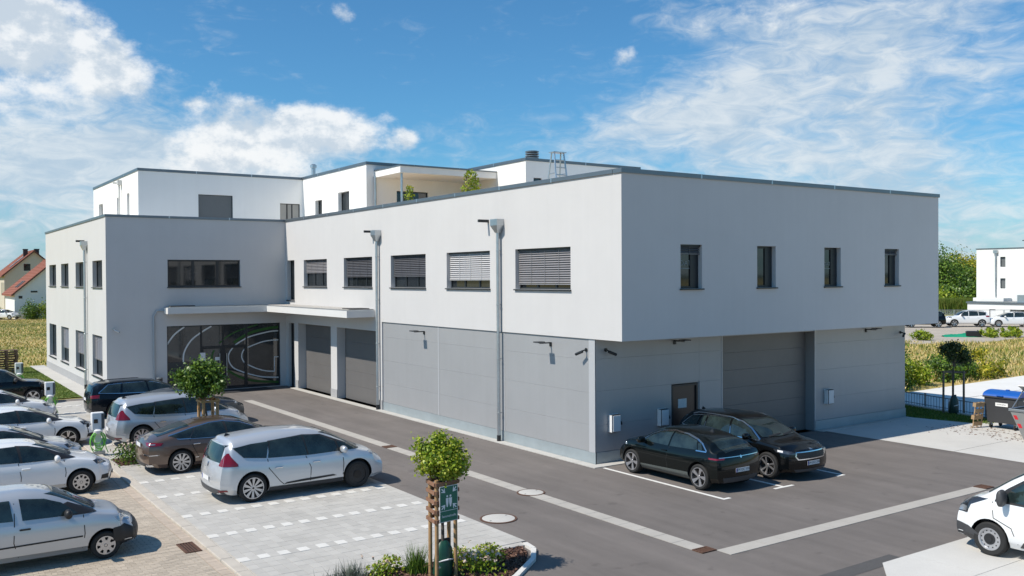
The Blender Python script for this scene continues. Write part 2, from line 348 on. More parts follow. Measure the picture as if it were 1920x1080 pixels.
def text_obj(name, body, size, m, parent, matrix, extrude=.0015, align='CENTER'):
    cu = bpy.data.curves.new(name, 'FONT'); cu.body = body; cu.size = size; cu.align_x = align; cu.align_y = 'CENTER'; cu.extrude = extrude; cu.resolution_u = 2
    t = bpy.data.objects.new('tmp_text', cu); C.objects.link(t)
    dg = bpy.context.evaluated_depsgraph_get(); me = bpy.data.meshes.new_from_object(t.evaluated_get(dg))
    bpy.data.objects.remove(t); bpy.data.curves.remove(cu)
    me.name = name; me.materials.clear(); me.materials.append(m)
    o = bpy.data.objects.new(name, me); C.objects.link(o); o.parent = parent; o.matrix_local = matrix; return o
def leaves(name, centers, size, m, parent=None, loc=(0, 0, 0), up_bias=.4, n_per=None, aspect=.7, kind=None, radial=None):
    """leaf quads at CENTERS (Nx3), random tilt, per-leaf random value for colour"""
    P = np.asarray(centers, float); n = len(P)
    nr = rng.normal(size=(n, 3)); nr[:, 2] += up_bias
    if radial is not None: nr += radial
    nr /= np.linalg.norm(nr, axis=1)[:, None]
    t = rng.normal(size=(n, 3)); a = np.cross(nr, t); a /= np.linalg.norm(a, axis=1)[:, None]; b = np.cross(nr, a)
    s = size*rng.uniform(.6, 1.25, n)[:, None]
    # a leaf: a bent rhombus of two triangles
    V = np.empty((n, 4, 3)); V[:, 0] = P-a*s*.5; V[:, 1] = P+b*s*.5*aspect+nr*s*.06; V[:, 2] = P+a*s*.5-nr*s*.10; V[:, 3] = P-b*s*.5*aspect+nr*s*.06
    me = bpy.data.meshes.new(name); me.vertices.add(n*4); me.vertices.foreach_set('co', V.ravel())
    me.loops.add(n*4); me.loops.foreach_set('vertex_index', np.arange(n*4)); me.polygons.add(n)
    me.polygons.foreach_set('loop_start', np.arange(n)*4); me.polygons.foreach_set('loop_total', np.full(n, 4)); me.update()
    at = me.attributes.new('rnd', 'FLOAT', 'POINT'); at.data.foreach_set('value', np.repeat(rng.uniform(0, 1, n), 4))
    me.materials.append(m); me.validate()
    o = bpy.data.objects.new(name, me); C.objects.link(o); o.parent = parent; o.location = loc
    if kind: o['kind'] = kind
    return o
def blades(name, P, h, w, m, kind='stuff', parent=None, lean=.35):
    P = np.asarray(P, float); n = len(P); H = np.broadcast_to(np.asarray(h, float), (n,))*rng.uniform(.6, 1.3, n)
    an = rng.uniform(0, 2*np.pi, n); d = np.stack([np.cos(an), np.sin(an), np.zeros(n)], 1)
    ln = rng.normal(size=(n, 3))*lean; ln[:, 2] = 1
    V = np.empty((n, 3, 3)); V[:, 0] = P-d*w*.5; V[:, 1] = P+d*w*.5; V[:, 2] = P+ln*H[:, None]
    me = bpy.data.meshes.new(name); me.vertices.add(n*3); me.vertices.foreach_set('co', V.ravel())
    me.loops.add(n*3); me.loops.foreach_set('vertex_index', np.arange(n*3)); me.polygons.add(n)
    me.polygons.foreach_set('loop_start', np.arange(n)*3); me.polygons.foreach_set('loop_total', np.full(n, 3)); me.update()
    at = me.attributes.new('rnd', 'FLOAT', 'POINT'); at.data.foreach_set('value', np.repeat(rng.uniform(0, 1, n), 3))
    me.materials.append(m); me.validate(); o = bpy.data.objects.new(name, me); C.objects.link(o); o.parent = parent
    if kind: o['kind'] = kind
    return o
# ------------------------------------------------------------------ ground
def sheet(name, pts, z, m, parent=None, kind='structure', thick=None):
    mb = MB()
    if thick: mb.prism(pts, z-thick, z)
    else: mb.poly([(x, y, z) for x, y in pts])
    o = mb.build(name, m, parent)
    if kind and not parent: o['kind'] = kind
    return o
def rect(x0, x1, y0, y1): return [(x0, y0), (x1, y0), (x1, y1), (x0, y1)]
sheet('ground', rect(-2500, 2500, -2500, 2500), -.06, field_m)
asphalt = sheet('asphalt_yard', rect(-60, 10.8, -70, 27), -.012, asphalt_m)
apron = sheet('concrete_apron', [(10.804, -60), (30, -60), (30, -12), (18.9, -6.9), (18.3, -2.9), (16.9, -2.6), (16.3, 0), (10.804, 0)], -.006, apron_m)
sheet('asphalt_repair_patch', [(-3.4, -10.95), (-3.4, -10.55), (-.88, -10.52), (-.86, -10.9)], -.007, patch_m)
# joints of the apron, sunk lines as narrow dark bars just proud
mb = MB()
for yy in (-5.2, -10.4): mb.box(10.82, 24, yy-.008, yy+.008, -.0059, -.003)
for xx in (15.6,): mb.box(xx-.008, xx+.008, -26, -2.6, -.0059, -.003)
j = mb.build('expansion_joint', mat('joint_dark', (.2, .19, .18), .9, var=0), apron)

# light strips let into the asphalt, stone by stone
def strip(name, x0, x1, y0, y1, step, m, z=.0):
    o = sheet(name, rect(x0, x1, y0, y1), -.010, grey_base)
    long_y = (y1-y0) > (x1-x0); L = (y1-y0) if long_y else (x1-x0); n = max(1, round(L/step)); s = L/n
    me = MB()
    if long_y: me.box(x0, x1, 0, s-.012, -.0105, z)
    else: me.box(0, s-.012, y0, y1, -.0105, z)
    me = me.mesh(name+'_stone', m)
    for i in range(n): inst('strip_stone', me, o, (0, y0+i*s+.006, 0) if long_y else (x0+i*s+.006, 0, 0))
    return o
strip('channel_strip', -3.96, -3.57, 6.65, 21.25, .6, strip_m)
strip('channel_strip', -3.96, -3.57, -7.95, 6.25, .6, strip_m)
strip('channel_strip', -3.55, 6.40, -8.66, -8.27, .6, strip_m)
wall_strip = strip('foundation_strip', -.36, -.025, -.40, 24.7, 1.0, conc_m, .012)
strip('foundation_strip', -.02, 5.55, -.40, -.03, 1.0, conc_m, .012)
strip('foundation_strip', 10.6, 16.3, -.30, -.03, 1.0, conc_m, .012)

# rusty gratings and manholes
def grating(loc, lx, ly, label):
    t = thing('drain_grating', label, 'grating', loc)
    mb = MB(); w = .03
    mb.box(-lx/2, lx/2, -ly/2, -ly/2+w, -.01, .014); mb.box(-lx/2, lx/2, ly/2-w, ly/2, -.01, .014)
    mb.box(-lx/2, -lx/2+w, -ly/2+w, ly/2-w, -.01, .014); mb.box(lx/2-w, lx/2, -ly/2+w, ly/2-w, -.01, .014)
    mb.build('frame', rust_m, t)
    sl = MB(); sl.box(-.012, .012, -ly/2+w, ly/2-w, -.008, .010); me = sl.mesh('slat', rust_m)
    n = int((lx-.06)/.055)
    for i in range(n): inst('slat', me, t, (-lx/2+.055+i*.055*((lx-.11)/((n-1)*.055)), 0, 0))
    b = MB(); b.box(-lx/2+.01, lx/2-.01, -ly/2+.01, ly/2-.01, -.011, -.006); b.build('sump', ink_m, t)
grating((-3.765, 6.45, 0), .40, .38, 'small rusty grating in the pale strip near the sign tree')
grating((-3.765, -8.12, 0), .42, .30, 'small rusty grating where the two pale strips meet')
grating((6.62, -8.45, 0), .40, .36, 'small rusty grating at the strip end by the white van')
grating((-12.62, -1.66, .014), .34, .78, 'wide rusty grating in the beige paving beside the kerb')
def manhole(loc, r, label):
    t = thing('manhole_cover', label, 'manhole', loc)
    mb = MB(); mb.lathe([(r*1.0, -.008), (r*1.12, -.008), (r*1.12, .006), (r*1.0, .010)], 40, caps=False); mb.build('ring', rust_m, t, 40)
    mb = MB(); mb.lathe([(r*.985, -.009), (r*.985, .006), (r*.94, .010)], 40); mb.build('cover', conc_m, t, 40)
    for a in (0, 180):
      mb = MB(); mb.box(-.03, .03, -.012, .012, .0095, .012, M=Matrix.Rotation(math.radians(a+20), 4, 'Z') @ Matrix.Translation((r*.78, 0, 0)))
      mb.build('lifting_slot', ink_m, t)
manhole((-5.89, -3.49, 0), .40, 'round concrete manhole cover with rusty ring on open asphalt')
manhole((-3.72, -1.79, 0), .34, 'round manhole cover set into the pale channel strip')

# painted parking bay lines in front of the hall
def painted(name, label, boxes):
    mb = MB()
    for b in boxes: mb.box(*b, -.0115, -.0075)
    tag(mb.build(name, paint_m), label, 'parking line')
painted('parking_line', 'white painted bay line with short foot beside the black hatchback', [(-.12, -.02, -5.22, -.48), (-.12, .16, -5.32, -5.221)])
painted('parking_line', 'white painted line with cross foot between the two black cars', [(2.24, 2.34, -5.22, -.48), (1.9, 2.68, -5.32, -5.221)])
painted('parking_line', 'white painted bay line beyond the black crossover', [(4.84, 4.94, -5.22, -.48), (4.6, 4.942, -5.32, -5.221)])

# grey parking bays: pavers and white marker stones
bay = sheet('parking_bay_paving', [(-12.1, -5.25), (-6.62, -5.62), (-6.45, -5.0), (-6.42, 26.0), (-9.0, 26.0), (-12.1, 26.0)], -.004, paver_m)
px_, py_ = .215, .30
rows_y = [-3.24, -1.13, 1.02, 3.49, 5.65, 12.3, 14.7, 16.9, 21.6, 24.0]
def bed_edge(x): return -5.25 + (x+12.1)*(-.37/5.48)
stones = []; markers = []
x = -12.04
ix0 = int(math.floor(-12.1/px_)); ix1 = int(math.floor(-6.45/px_))
iy0 = int(math.floor(-5.6/py_)); iy1 = int(math.floor(8.2/py_))
mk_rows = {int(math.floor(r/py_)): r for r in rows_y}
for iy in range(iy0, int(25/py_)+1):
    for ix in range(ix0, ix1+1):
        cx_, cy_ = (ix+.5)*px_, (iy+.5)*py_
        if cx_-px_/2 < -12.1 or cx_+px_/2 > -6.44 or cy_-py_/2 < bed_edge(cx_)+.05: continue
        if iy in mk_rows and ix % 2 == 0 and -12 < cx_ < -6.6: markers.append((cx_, cy_))
        elif iy <= iy1: stones.append((cx_, cy_))
cxy = np.array((-17.93, -21.7))
stones.sort(key=lambda p: (p[0]-cxy[0])**2+(p[1]-cxy[1])**2)
mb = MB(); mb.box(-px_/2+.003, px_/2-.003, -py_/2+.003, py_/2-.003, 0, .012); pm = mb.mesh('paver', paver_m)
for k, (sx, sy) in enumerate(stones[:300]): inst('paver', pm, bay, (sx, sy, -.0042+random.uniform(-.001, .0015)))
mb = MB()
for sx, sy in stones[300:]:
    z = random.uniform(-.001, .0015); mb.box(sx-px_/2+.003, sx+px_/2-.003, sy-py_/2+.003, sy+py_/2-.003, -.0042+z, .0078+z)
o = mb.build('far_pavers', paver_m, bay); o['kind'] = 'stuff'
mb = MB(); mb.box(-px_/2-.004, px_/2+.004, -py_/2+.012, py_/2-.012, 0, .016); mm_ = mb.mesh('marker_stone', marker_m)
for sx, sy in markers: inst('marker_stone', mm_, bay, (sx, sy, -.0041))

# beige pavers on the left
beige = sheet('beige_paving', rect(-60, -12.354, -30, 27.5), -.006, beige_m)
bst = []
for iy in range(-50, 100):
    for ix in range(-84, -61):
        off = .1 if iy % 2 else 0
        cx_, cy_ = (ix+.5)*.2+off, (iy+.5)*.1
        if cx_+.1 > -12.60: continue
        bst.append((cx_, cy_))
bst = [p for p in bst if p[0] > -16.4]
def vis_key(p): return (p[0]-cxy[0])**2+(p[1]-cxy[1])**2 + (40 if p[0] < -15.4 else 0)
bst.sort(key=vis_key)
mb = MB(); mb.box(-.096, .096, -.0465, .0465, 0, .012); bme = mb.mesh('beige_paver', beige_m)
for sx, sy in bst[:300]: inst('paver', bme, beige, (sx, sy, -.0062+random.uniform(-.0012, .0018)))
for iy in range(-49, 100, 2): inst('half_paver', bme, beige, (-12.648, (iy+.5)*.1, -.006), sc=(.46, 1, 1))
mb = MB()
for sx, sy in bst[300:]:
    z = random.uniform(-.0012, .0018); mb.box(sx-.096, sx+.096, sy-.0465, sy+.0465, -.0062+z, .0058+z)
o = mb.build('far_pavers', beige_m, beige); o['kind'] = 'stuff'
sheet('paving_bedding', rect(-16.5, -12.356, -5.0, 10.0), -.0045, beige_base)

# border course beside the kerb
mb = MB(); mb.box(-.112, .112, .003, .157, 0, .013); bs = mb.mesh('border_stone', mat('border_stone', (.47, .39, .315), .9, var=.12, scale=5, objvar=.08))
for i in range(190): inst('border_stone', bs, beige, (-12.475, -5.0+i*.16, -.0062+random.uniform(-.001, .0015)))
# kerb stones
kerb = MB(); kerb.box(-12.35, -12.105, -8.0, 27.4, -.02, -.003); kerb = kerb.build('kerb', grey_base); kerb['kind'] = 'structure'
mb = MB(); mb.box(-12.348, -12.108, .006, .994, -.05, .055); km = mb.mesh('kerb_stone', kerb_m, bevel=.012)
for i in range(35): inst('kerb_stone', km, kerb, (random.uniform(-.003, .003), -8+i, random.uniform(-.002, .002)))

# planting beds
def bed(name, pts, n_chips, edge=None):
    o = sheet(name, pts, .004, mulch_m, thick=.03); o['kind'] = 'structure'
    xs = [p[0] for p in pts]; ys = [p[1] for p in pts]
    def inside(x, y):
        r = False; n = len(pts)
        for i in range(n):
            (x1, y1), (x2, y2) = pts[i], pts[(i+1) % n]
            if (y1 > y) != (y2 > y) and x < (x2-x1)*(y-y1)/(y2-y1)+x1: r = not r
        return r
    P = []
    while len(P) < n_chips:
        x, y = random.uniform(min(xs), max(xs)), random.uniform(min(ys), max(ys))
        if inside(x, y): P.append((x, y, random.uniform(.008, .03)))
    leaves('bark_mulch', P, .075, mulch_m, o, up_bias=1.5, aspect=.6, kind='stuff')
    return o
bedA = [(-12.0, -5.33), (-6.78, -5.70), (-6.88, -6.08), (-7.25, -6.55), (-8.1, -7.2), (-9.2, -7.75), (-12.0, -7.9)]
bed('planting_bed', bedA, 7000)
bedB = [(-12.0, 8.35), (-6.6, 8.35), (-6.6, 9.75), (-12.0, 9.75)]
bed('planting_bed', bedB, 1600)
# pale edging round the near bed
ek = MB(); pts = [(-6.62, -5.62), (-6.70, -6.05), (-7.10, -6.60), (-8.0, -7.30), (-9.15, -7.90), (-12.0, -8.05)]
edging = sheet('bed_edging', [(-6.9, -6.2), (-6.85, -6.2), (-6.85, -6.15)], -.0116, conc_m)
for (a, b) in zip(pts[:-1], pts[1:]):
    a, b = Vector((*a, 0)), Vector((*b, 0)); d = (b-a); L = d.length; d.normalize(); nrm = Vector((-d.y, d.x, 0))
    n = max(1, round(L/.5))
    for i in range(n):
        p, q = a+d*(L*i/n+.004), a+d*(L*(i+1)/n-.004); mb = MB()
        mb.prism([(p-nrm*.055)[:2], (q-nrm*.055)[:2], (q+nrm*.055)[:2], (p+nrm*.055)[:2]], -.03, .055); mb.build('edging_stone', marker_m, edging)
for i in range(11):
    xa = -12.0+i*.485; mb = MB(); y0, y1 = bed_edge(xa)-.06, bed_edge(xa+.478)-.06
    mb.prism([(xa, y0-.05), (xa+.478, y1-.05), (xa+.478, y1), (xa, y0)], -.03, .030); mb.build('edging_stone', grey_base, edging)

# pale slab paving under the van
vanpav = sheet('slab_paving', [(-2.9, -11.9), (-1.52, -10.80), (24, -10.80), (24, -30), (-5.0, -30)], -.0072, grey_base)
mb = MB(); n = 0
for i in range(10):
    for k in range(4):
        x0, x1 = -5.0+i*2.2, -5.0+(i+1)*2.2-.014; y1, y0 = -10.8-k*1.5, -10.8-(k+1)*1.5+.014
        pts = [(x0, y0), (x1, y0), (x1, y1), (x0, y1)]
        # cut the corner by the kerb line
        def cut(pts):
            out = []; f = lambda p: (p[1]+10.80) - (p[0]+1.52)*(1.10/1.38)     # keep f<=0
            for a, b in zip(pts, pts[1:]+pts[:1]):
                if f(a) <= 0: out.append(a)
                if (f(a) <= 0) != (f(b) <= 0):
                    t = f(a)/(f(a)-f(b)); out.append((a[0]+(b[0]-a[0])*t, a[1]+(b[1]-a[1])*t))
            return out
        pts = cut(pts)
        if len(pts) < 3: continue
        mb = MB(); mb.prism(pts, -.02, .004+random.uniform(-.001, .001)); mb.build('slab', apron_m, vanpav)

# lawns, path round the wing
sheet('lawn', [(-12.2, 27.6), (-9.95, 27.6), (-9.85, 46.5), (-13.4, 46.5), (-13.4, 27.6)], -.012, lawn_m)
sheet('garden_path', [(-9.95, 26.0), (-9.06, 26.0), (-9.06, 47.5), (-9.95, 47.5)], -.008, conc_m)
P = np.stack([rng.uniform(-13.4, -9.98, 16000), rng.uniform(27.6, 46.5, 16000), np.full(16000, -.012)], 1)
tag(blades('lawn_grass', P, .06, .03, grass_green), 'short mown grass beside the office wing', 'grass')
sheet('lawn', [(16.34, 0.0), (16.95, -2.55), (18.1, -2.85), (18.4, -1.9), (19.42, 2.08), (20.0, 4.4), (16.5, 6)], -.013, lawn_m)
P = []
while len(P) < 9000:
    x, y = random.uniform(16.4, 20), random.uniform(-3, 4.5)
    if x > 16.4+max(0, -y)*.24 and x < 18.35+(y+1.9)*.255: P.append((x, y, -.013))
tag(blades('verge_grass', P, .07, .03, grass_green), 'green verge grass around the dark-leaved young tree', 'grass')

# level white slab with a low bar fence, right
sl = sheet('white_slab', [(20.5, 4.35), (36, 4.9), (70, 6.0), (70, -16), (30, -13), (17.9, -6.9), (18.75, -2.0), (19.75, 1.9)], .0, white_slab)
mb = MB(); mb.box(22.5, 40, 1.62, 1.70, .0005, .004); mb.build('joint', grey_base, sl)
mb = MB(); mb.prism([(19.6, 2.0), (18.6, -1.95), (18.40, -1.90), (19.42, 2.08)], -.03, .05); o = mb.build('slab_kerb', conc_m); o['kind'] = 'structure'
fe = thing('bar_fence', 'low grey steel bar fence between the verge and the white slab', 'fence'); corr = mat('fence_steel', (.22, .24, .27), .5, metal=.4, var=.05)
p, q = Vector((20.5, 4.3, 0)), Vector((18.62, -2.6, 0)); d = (q-p).normalized(); L = (q-p).length
mb = MB(); mb.tube([tuple(p+Vector((0, 0, .50))), tuple(q+Vector((0, 0, .50)))], .02, 6); mb.build('top_rail', corr, fe)
mb = MB(); mb.tube([tuple(p+Vector((0, 0, .08))), tuple(q+Vector((0, 0, .08)))], .015, 6); mb.build('bottom_rail', corr, fe)
mb = MB(); mb.tube([(0, 0, 0), (0, 0, .52)], .012, 5); me = mb.mesh('bar', corr)
mb = MB(); mb.box(-.03, .03, -.03, .03, -.05, .60); me2 = mb.mesh('post', corr)
n = int(L/.16)
for i in range(n+1): inst('post' if i % 10 == 0 else 'bar', me2 if i % 10 == 0 else me, fe, tuple(p+d*(i*L/n)))
# ------------------------------------------------------------------ office building
class Face:
    def __init__(s, axis, plane): s.a = axis; s.p = plane
    def pt(s, u, d, z): return (s.p-d, u, z) if s.a == 'X' else (u, s.p-d, z)
    def box(s, mb, u0, u1, d0, d1, z0, z1, mi=0):
        a, b = s.pt(u0, d0, z0), s.pt(u1, d1, z1)
        mb.box(min(a[0], b[0]), max(a[0], b[0]), min(a[1], b[1]), max(a[1], b[1]), min(a[2], b[2]), max(a[2], b[2]), mi)
def wall(mb, F, u0, u1, z0, z1, holes, depth=.22, mi=0):
    us = sorted({u0, u1, *[h[0] for h in holes], *[h[1] for h in holes]}); zs = sorted({z0, z1, *[h[2] for h in holes], *[h[3] for h in holes]})
    us = [u for u in us if u0 <= u <= u1]; zs = [z for z in zs if z0 <= z <= z1]
    for a, b in zip(us[:-1], us[1:]):
        for c, d in zip(zs[:-1], zs[1:]):
            if any(h[0] <= a and b <= h[1] and h[2] <= c and d <= h[3] for h in holes): continue
            q = [F.pt(a, 0, c), F.pt(b, 0, c), F.pt(b, 0, d), F.pt(a, 0, d)]
            mb.poly(q if F.a == 'Y' else q[::-1], mi)
    for h in holes:
        dp = h[4] if len(h) > 4 else depth
        a, b, c, d = h[:4]; c = max(c, z0)
        for q in ([(a, 0, c), (a, 0, d), (a, -dp, d), (a, -dp, c)], [(b, 0, c), (b, -dp, c), (b, -dp, d), (b, 0, d)], [(a, 0, d), (b, 0, d), (b, -dp, d), (a, -dp, d)], [(a, 0, c), (a, -dp, c), (b, -dp, c), (b, 0, c)]):
            mb.poly([F.pt(*p) for p in q], mi)
def sheets_only(mb, name, m, parent):
    """walls are open sheets: keep their given winding"""
    me = bpy.data.meshes.new(name); me.from_pydata(mb.v, [], mb.f)
    for q in (m if isinstance(m, (list, tuple)) else [m]): me.materials.append(q)
    me.polygons.foreach_set('material_index', mb.mi)
    bm = bmesh.new(); bm.from_mesh(me); bmesh.ops.remove_doubles(bm, verts=bm.verts, dist=1e-4); bm.to_mesh(me); bm.free(); me.update()
    o = bpy.data.objects.new(name, me); C.objects.link(o); o.parent = parent; return o
def window(parent, F, u0, u1, z0, z1, depth=.16, muls=(), trans=(), blind=0.0, slat=None, sill=True, glass=None, fr=.055, pitch=.075, name='window', sill_ext=.06):
    """frame with panes, sill and an outside venetian blind, standing DEPTH behind the wall face"""
    mb = MB(); d0, d1 = -depth-.06, -depth
    F.box(mb, u0+.002, u0+fr, d0, d1, z0+.002, z1-.002); F.box(mb, u1-fr, u1-.002, d0, d1, z0+.002, z1-.002)
    F.box(mb, u0+fr, u1-fr, d0, d1, z0+.002, z0+fr); F.box(mb, u0+fr, u1-fr, d0, d1, z1-fr, z1-.002)
    for m_ in muls: F.box(mb, m_-fr*.8, m_+fr*.8, d0, d1-.002, z0+fr, z1-fr)
    for t_ in trans: F.box(mb, u0+fr, u1-fr, d0, d1-.003, t_-fr*.8, t_+fr*.8)
    w = mb.build(name, anth, parent)
    ed = [u0+fr*.5, *muls, u1-fr*.5]; zd = [z0+fr*.5, *trans, z1-fr*.5]
    for a, b in zip(ed[:-1], ed[1:]):
        for c, d in zip(zd[:-1], zd[1:]):
            mb = MB(); F.box(mb, a, b, d0+.012, d0+.030, c, d); mb.build('pane', glass or glass_m, w)
    if sill:
        mb = MB(); F.box(mb, u0-sill_ext*.6, u1+sill_ext*.6, -depth+.004, .07, z0-.045, z0-.004); mb.build('sill', anth, w)
    if blind > 0:
        mb = MB(); zt = z1-.03; n = int((z1-z0-.05)*blind/pitch); hw = .036
        for i in range(n):
            zc = zt-.04-i*pitch; c, s = math.cos(.85)*hw, math.sin(.85)*hw
            dd = -depth+.055
            q = [F.pt(u0+.015, dd-c, zc+s), F.pt(u1-.015, dd-c, zc+s), F.pt(u1-.015, dd+c, zc-s), F.pt(u0+.015, dd+c, zc-s)]
            q2 = [(p[0], p[1], p[2]-.004) for p in q]; b = len(mb.v); mb.v += q+q2
            for f in ((0, 1, 2, 3), (7, 6, 5, 4), (0, 4, 5, 1), (1, 5, 6, 2), (2, 6, 7, 3), (3, 7, 4, 0)): mb.f.append(tuple(b+i_ for i_ in f)); mb.mi.append(0)
        zb = zt-.04-n*pitch
        F.box(mb, u0+.015, u1-.015, -depth+.03, -depth+.08, zb-.012, zb+.02)
        for k in (range(1, 4) if (u1-u0) > 1.5 else range(1, 2)):
            uu = u0+(u1-u0)*k/(4 if (u1-u0) > 1.5 else 2); F.box(mb, uu-.006, uu+.006, -depth+.085, -depth+.093, zb, zt)
        bo = mb.build('blind', slat or slat_m, w)
        mb = MB(); F.box(mb, u0+.004, u1-.004, -depth+.01, -depth+.10, z1-.06, z1-.004); mb.build('blind_box', anth, w)
    return w

B = thing('office_building', 'modern pale grey office and workshop block with white penthouse storey and overhanging upper floor', 'building')
UX, UY, ZT, ZB = -.05, -1.30, 8.82, 3.85
LBX, LBY = -9.08, 26.03
FX, FY = Face('X', UX), Face('Y', UY)
win_x = [(1.13, 4.20, .90, slat_m), (5.80, 8.86, .80, mat('blind_slat_white', (.62, .61, .62), .4, metal=.2, var=.03)), (10.52, 13.58, .68, slat_d), (15.40, 18.44, .65, slat_d), (20.45, 23.44, .50, slat_m)]
holes = [(a, b, 5.36, 6.72) for a, b, _, _ in win_x] + [(24.75, 25.80, 4.62, 6.74)]
gar = [(15.02, 19.31, -.012, 3.42, .44), (20.04, 24.30, -.012, 3.42, .44)]
side_door = (24.85, 25.62, -.012, 3.40, .15)
mb = MB()
wall(mb, FX, UY, 14.48, ZB, ZT, [h for h in holes if h[1] < 14.48])
wall(mb, FX, 14.48, LBY, -.012, ZT, [h for h in holes if h[0] > 14.48]+gar+[side_door])
wy = [(2.35, 3.29), (5.86, 6.79), (9.37, 10.30), (12.94, 13.85)]
wall(mb, FY, UX, 16.51, ZB, ZT, [(a, b, 5.38, 6.75) for a, b in wy])
mb.poly([(16.51, UY, ZB), (16.51, 44, ZB), (16.51, 44, ZT), (16.51, UY, ZT)])
mb.poly([(UX, UY, ZB), (UX, 14.48, ZB), (16.51, 14.48, ZB), (16.51, UY, ZB)])       # soffit
mb.poly([(UX, 14.48, -.012), (UX, 14.48, ZB), (.02, 14.48, ZB), (.02, 14.48, -.012)])
mb.poly([(16.51, 14.48, 0), (16.51, 44, 0), (16.51, 44, ZB), (16.51, 14.48, ZB)])
FLX, FLY = Face('X', LBX), Face('Y', LBY)
lbw = [(26.95, 29.50), (31.80, 34.55), (36.95, 39.65), (41.65, 44.45)]
wall(mb, FLX, LBY, 46.0, -.06, ZT, [(a, b, 5.38, 6.73) for a, b in lbw]+[(a+.15, b+.2, .86, 2.95) for a, b in lbw])
wall(mb, FLY, LBX, UX, -.06, ZT, [(-6.20, -2.52, 5.37, 6.75), (-6.26, -.38, .02, 3.40)])
mb.poly([(LBX, 46, -.06), (LBX, 46, ZT), (16.51, 46, ZT), (16.51, 46, -.06)])
wall_o = sheets_only(mb, 'wall', plaster, B)
mb = MB(); mb.poly([(UX+.05, UY+.05, 8.55), (16.46, UY+.05, 8.55), (16.46, 45.9, 8.55), (UX+.05, 45.9, 8.55)]); mb.poly([(LBX+.05, LBY+.05, 8.55), (UX+.05, LBY+.05, 8.55), (UX+.05, 45.9, 8.55), (LBX+.05, 45.9, 8.55)])
roof = sheets_only(mb, 'roof', roof_light, B)
def coping_run(F, u0, u1, z0, z1, step=3.1, over=.045, back=.34, m=None):
    n = max(1, round((u1-u0)/step)); s = (u1-u0)/n
    for i in range(n):
        mb = MB(); F.box(mb, u0+i*s+.003, u0+(i+1)*s-.003, -back, over, z0, z1); mb.build('coping', m or coping_m, roof, bevel=.008)
        if i: mb = MB(); F.box(mb, u0+i*s-.03, u0+i*s+.03, -back, over+.004, z0-.002, z1+.006); mb.build('coping_joint', zinc_m, roof)
coping_run(FX, UY+.35, LBY+.30, ZT+.0, 8.955); coping_run(FY, UX-.045, 16.555, ZT+.0, 8.955)
coping_run(FLX, LBY+.35, 46.05, ZT+.0, 8.94); coping_run(FLY, LBX-.045, UX+.0, ZT+.0, 8.94)

# windows of the upper floor
for k, (a, b, bl, sm) in enumerate(win_x):
    w = b-a; window(B, FX, a, b, 5.36, 6.72, .20, muls=(a+w/3, a+2*w/3), blind=bl, slat=sm)
window(B, FX, 24.75, 25.80, 4.62, 6.74, .20, sill=True)
for k, (a, b) in enumerate(wy):
    w = window(B, FY, a, b, 5.38, 6.75, .17, blind=(.22, 0, 0, .16)[k], slat=slat_d, fr=.075)
    mb = MB(); FY.box(mb, b-.36, b-.02, -.225, -.165, 5.40, 6.73); mb.build('sash', anth, w)
window(B, FLY, -6.20, -2.52, 5.37, 6.75, .13, muls=(-4.92, -3.68), fr=.08)
for k, (a, b) in enumerate(lbw):
    window(B, FLX, a, b, 5.38, 6.73, .20, muls=((a+b)/2,))
    window(B, FLX, a+.15, b+.2, .86, 2.95, .20, muls=((a+b)/2+.17,), blind=(.62, .62, .60, 0)[k], slat=slat_m)
# a curtain and reveals seen through the band window
for xa, xb in ((-5.75, -5.60), (-4.55, -4.38), (-3.45, -3.30)):
    mb = MB(); mb.box(xa, xb, LBY+.162, LBY+.170, 5.46, 6.66)
# plinth of the wing
mb = MB(); FLX.box(mb, LBY-.02, 46.02, -.01, .02, -.06, .42); FLY.box(mb, LBX-.02, -6.30, .0, .02, -.06, .42); mb.build('plinth', plinth_m, B)
for a, b in ((14.47, 15.02), (19.31, 20.04), (24.30, 24.85)): mb = MB(); FX.box(mb, a, b, -.01, .018, -.01, .42); mb.build('plinth', plinth_m, B)

# workshop hall: metal cassettes
mb = MB(); mb.box(.03, 16.30, .03, 14.47, -.03, 3.849)
def hall_core():
    m2 = MB(); H = [(5.60, 10.52, -.012, 3.70, .45), (3.24, 4.46, -.012, 2.23, .2)]
    wall(m2, Face('Y', .03), .0, 16.30, -.012, 3.849, H); wall(m2, Face('X', .03), .03, 14.47, -.012, 3.849, [])
    m2.poly([(16.30, .03, -.012), (16.30, 14.47, -.012), (16.30, 14.47, 3.849), (16.30, .03, 3.849)])
    return sheets_only(m2, 'hall_wall', panel_m, B)
hall = hall_core()
FHX, FHY = Face('X', .0), Face('Y', .0)
def cassettes(F, u0, u1, zz):
    for c, d in zip(zz[:-1], zz[1:]):
        mb = MB(); F.box(mb, u0+.0015, u1-.0015, -.028, 0, c+.0015, d-.0015); mb.build('wall_panel', panel_m, hall, bevel=.0015)
zz = [.36, 1.19, 2.18, 3.20, 3.835]
for a, b in ((.30, 5.0), (5.0, 9.62), (9.62, 14.46)): cassettes(FHX, a, b, zz)
cassettes(FHY, .02, 3.20, [.36, 1.19, 2.24, 3.23, 3.835]); cassettes(FHY, 4.50, 5.56, [.36, 1.19, 2.24, 3.23, 3.835]); cassettes(FHY, 3.20, 4.50, [2.27, 3.23, 3.835])
cassettes(FHY, 10.56, 16.28, [.36, 1.19, 2.24, 3.23, 3.835])
plinth2 = mat('plinth_metal', (.37, .42, .44), .5, metal=.3, var=.10, scale=1.5)
mb = MB(); FHX.box(mb, -.012, 14.47, -.028, .012, -.02, .355); mb.build('plinth', plinth2, hall)
mb = MB(); FHY.box(mb, .001, 3.22, -.028, .012, -.02, .355); mb.build('plinth', plinth2, hall)
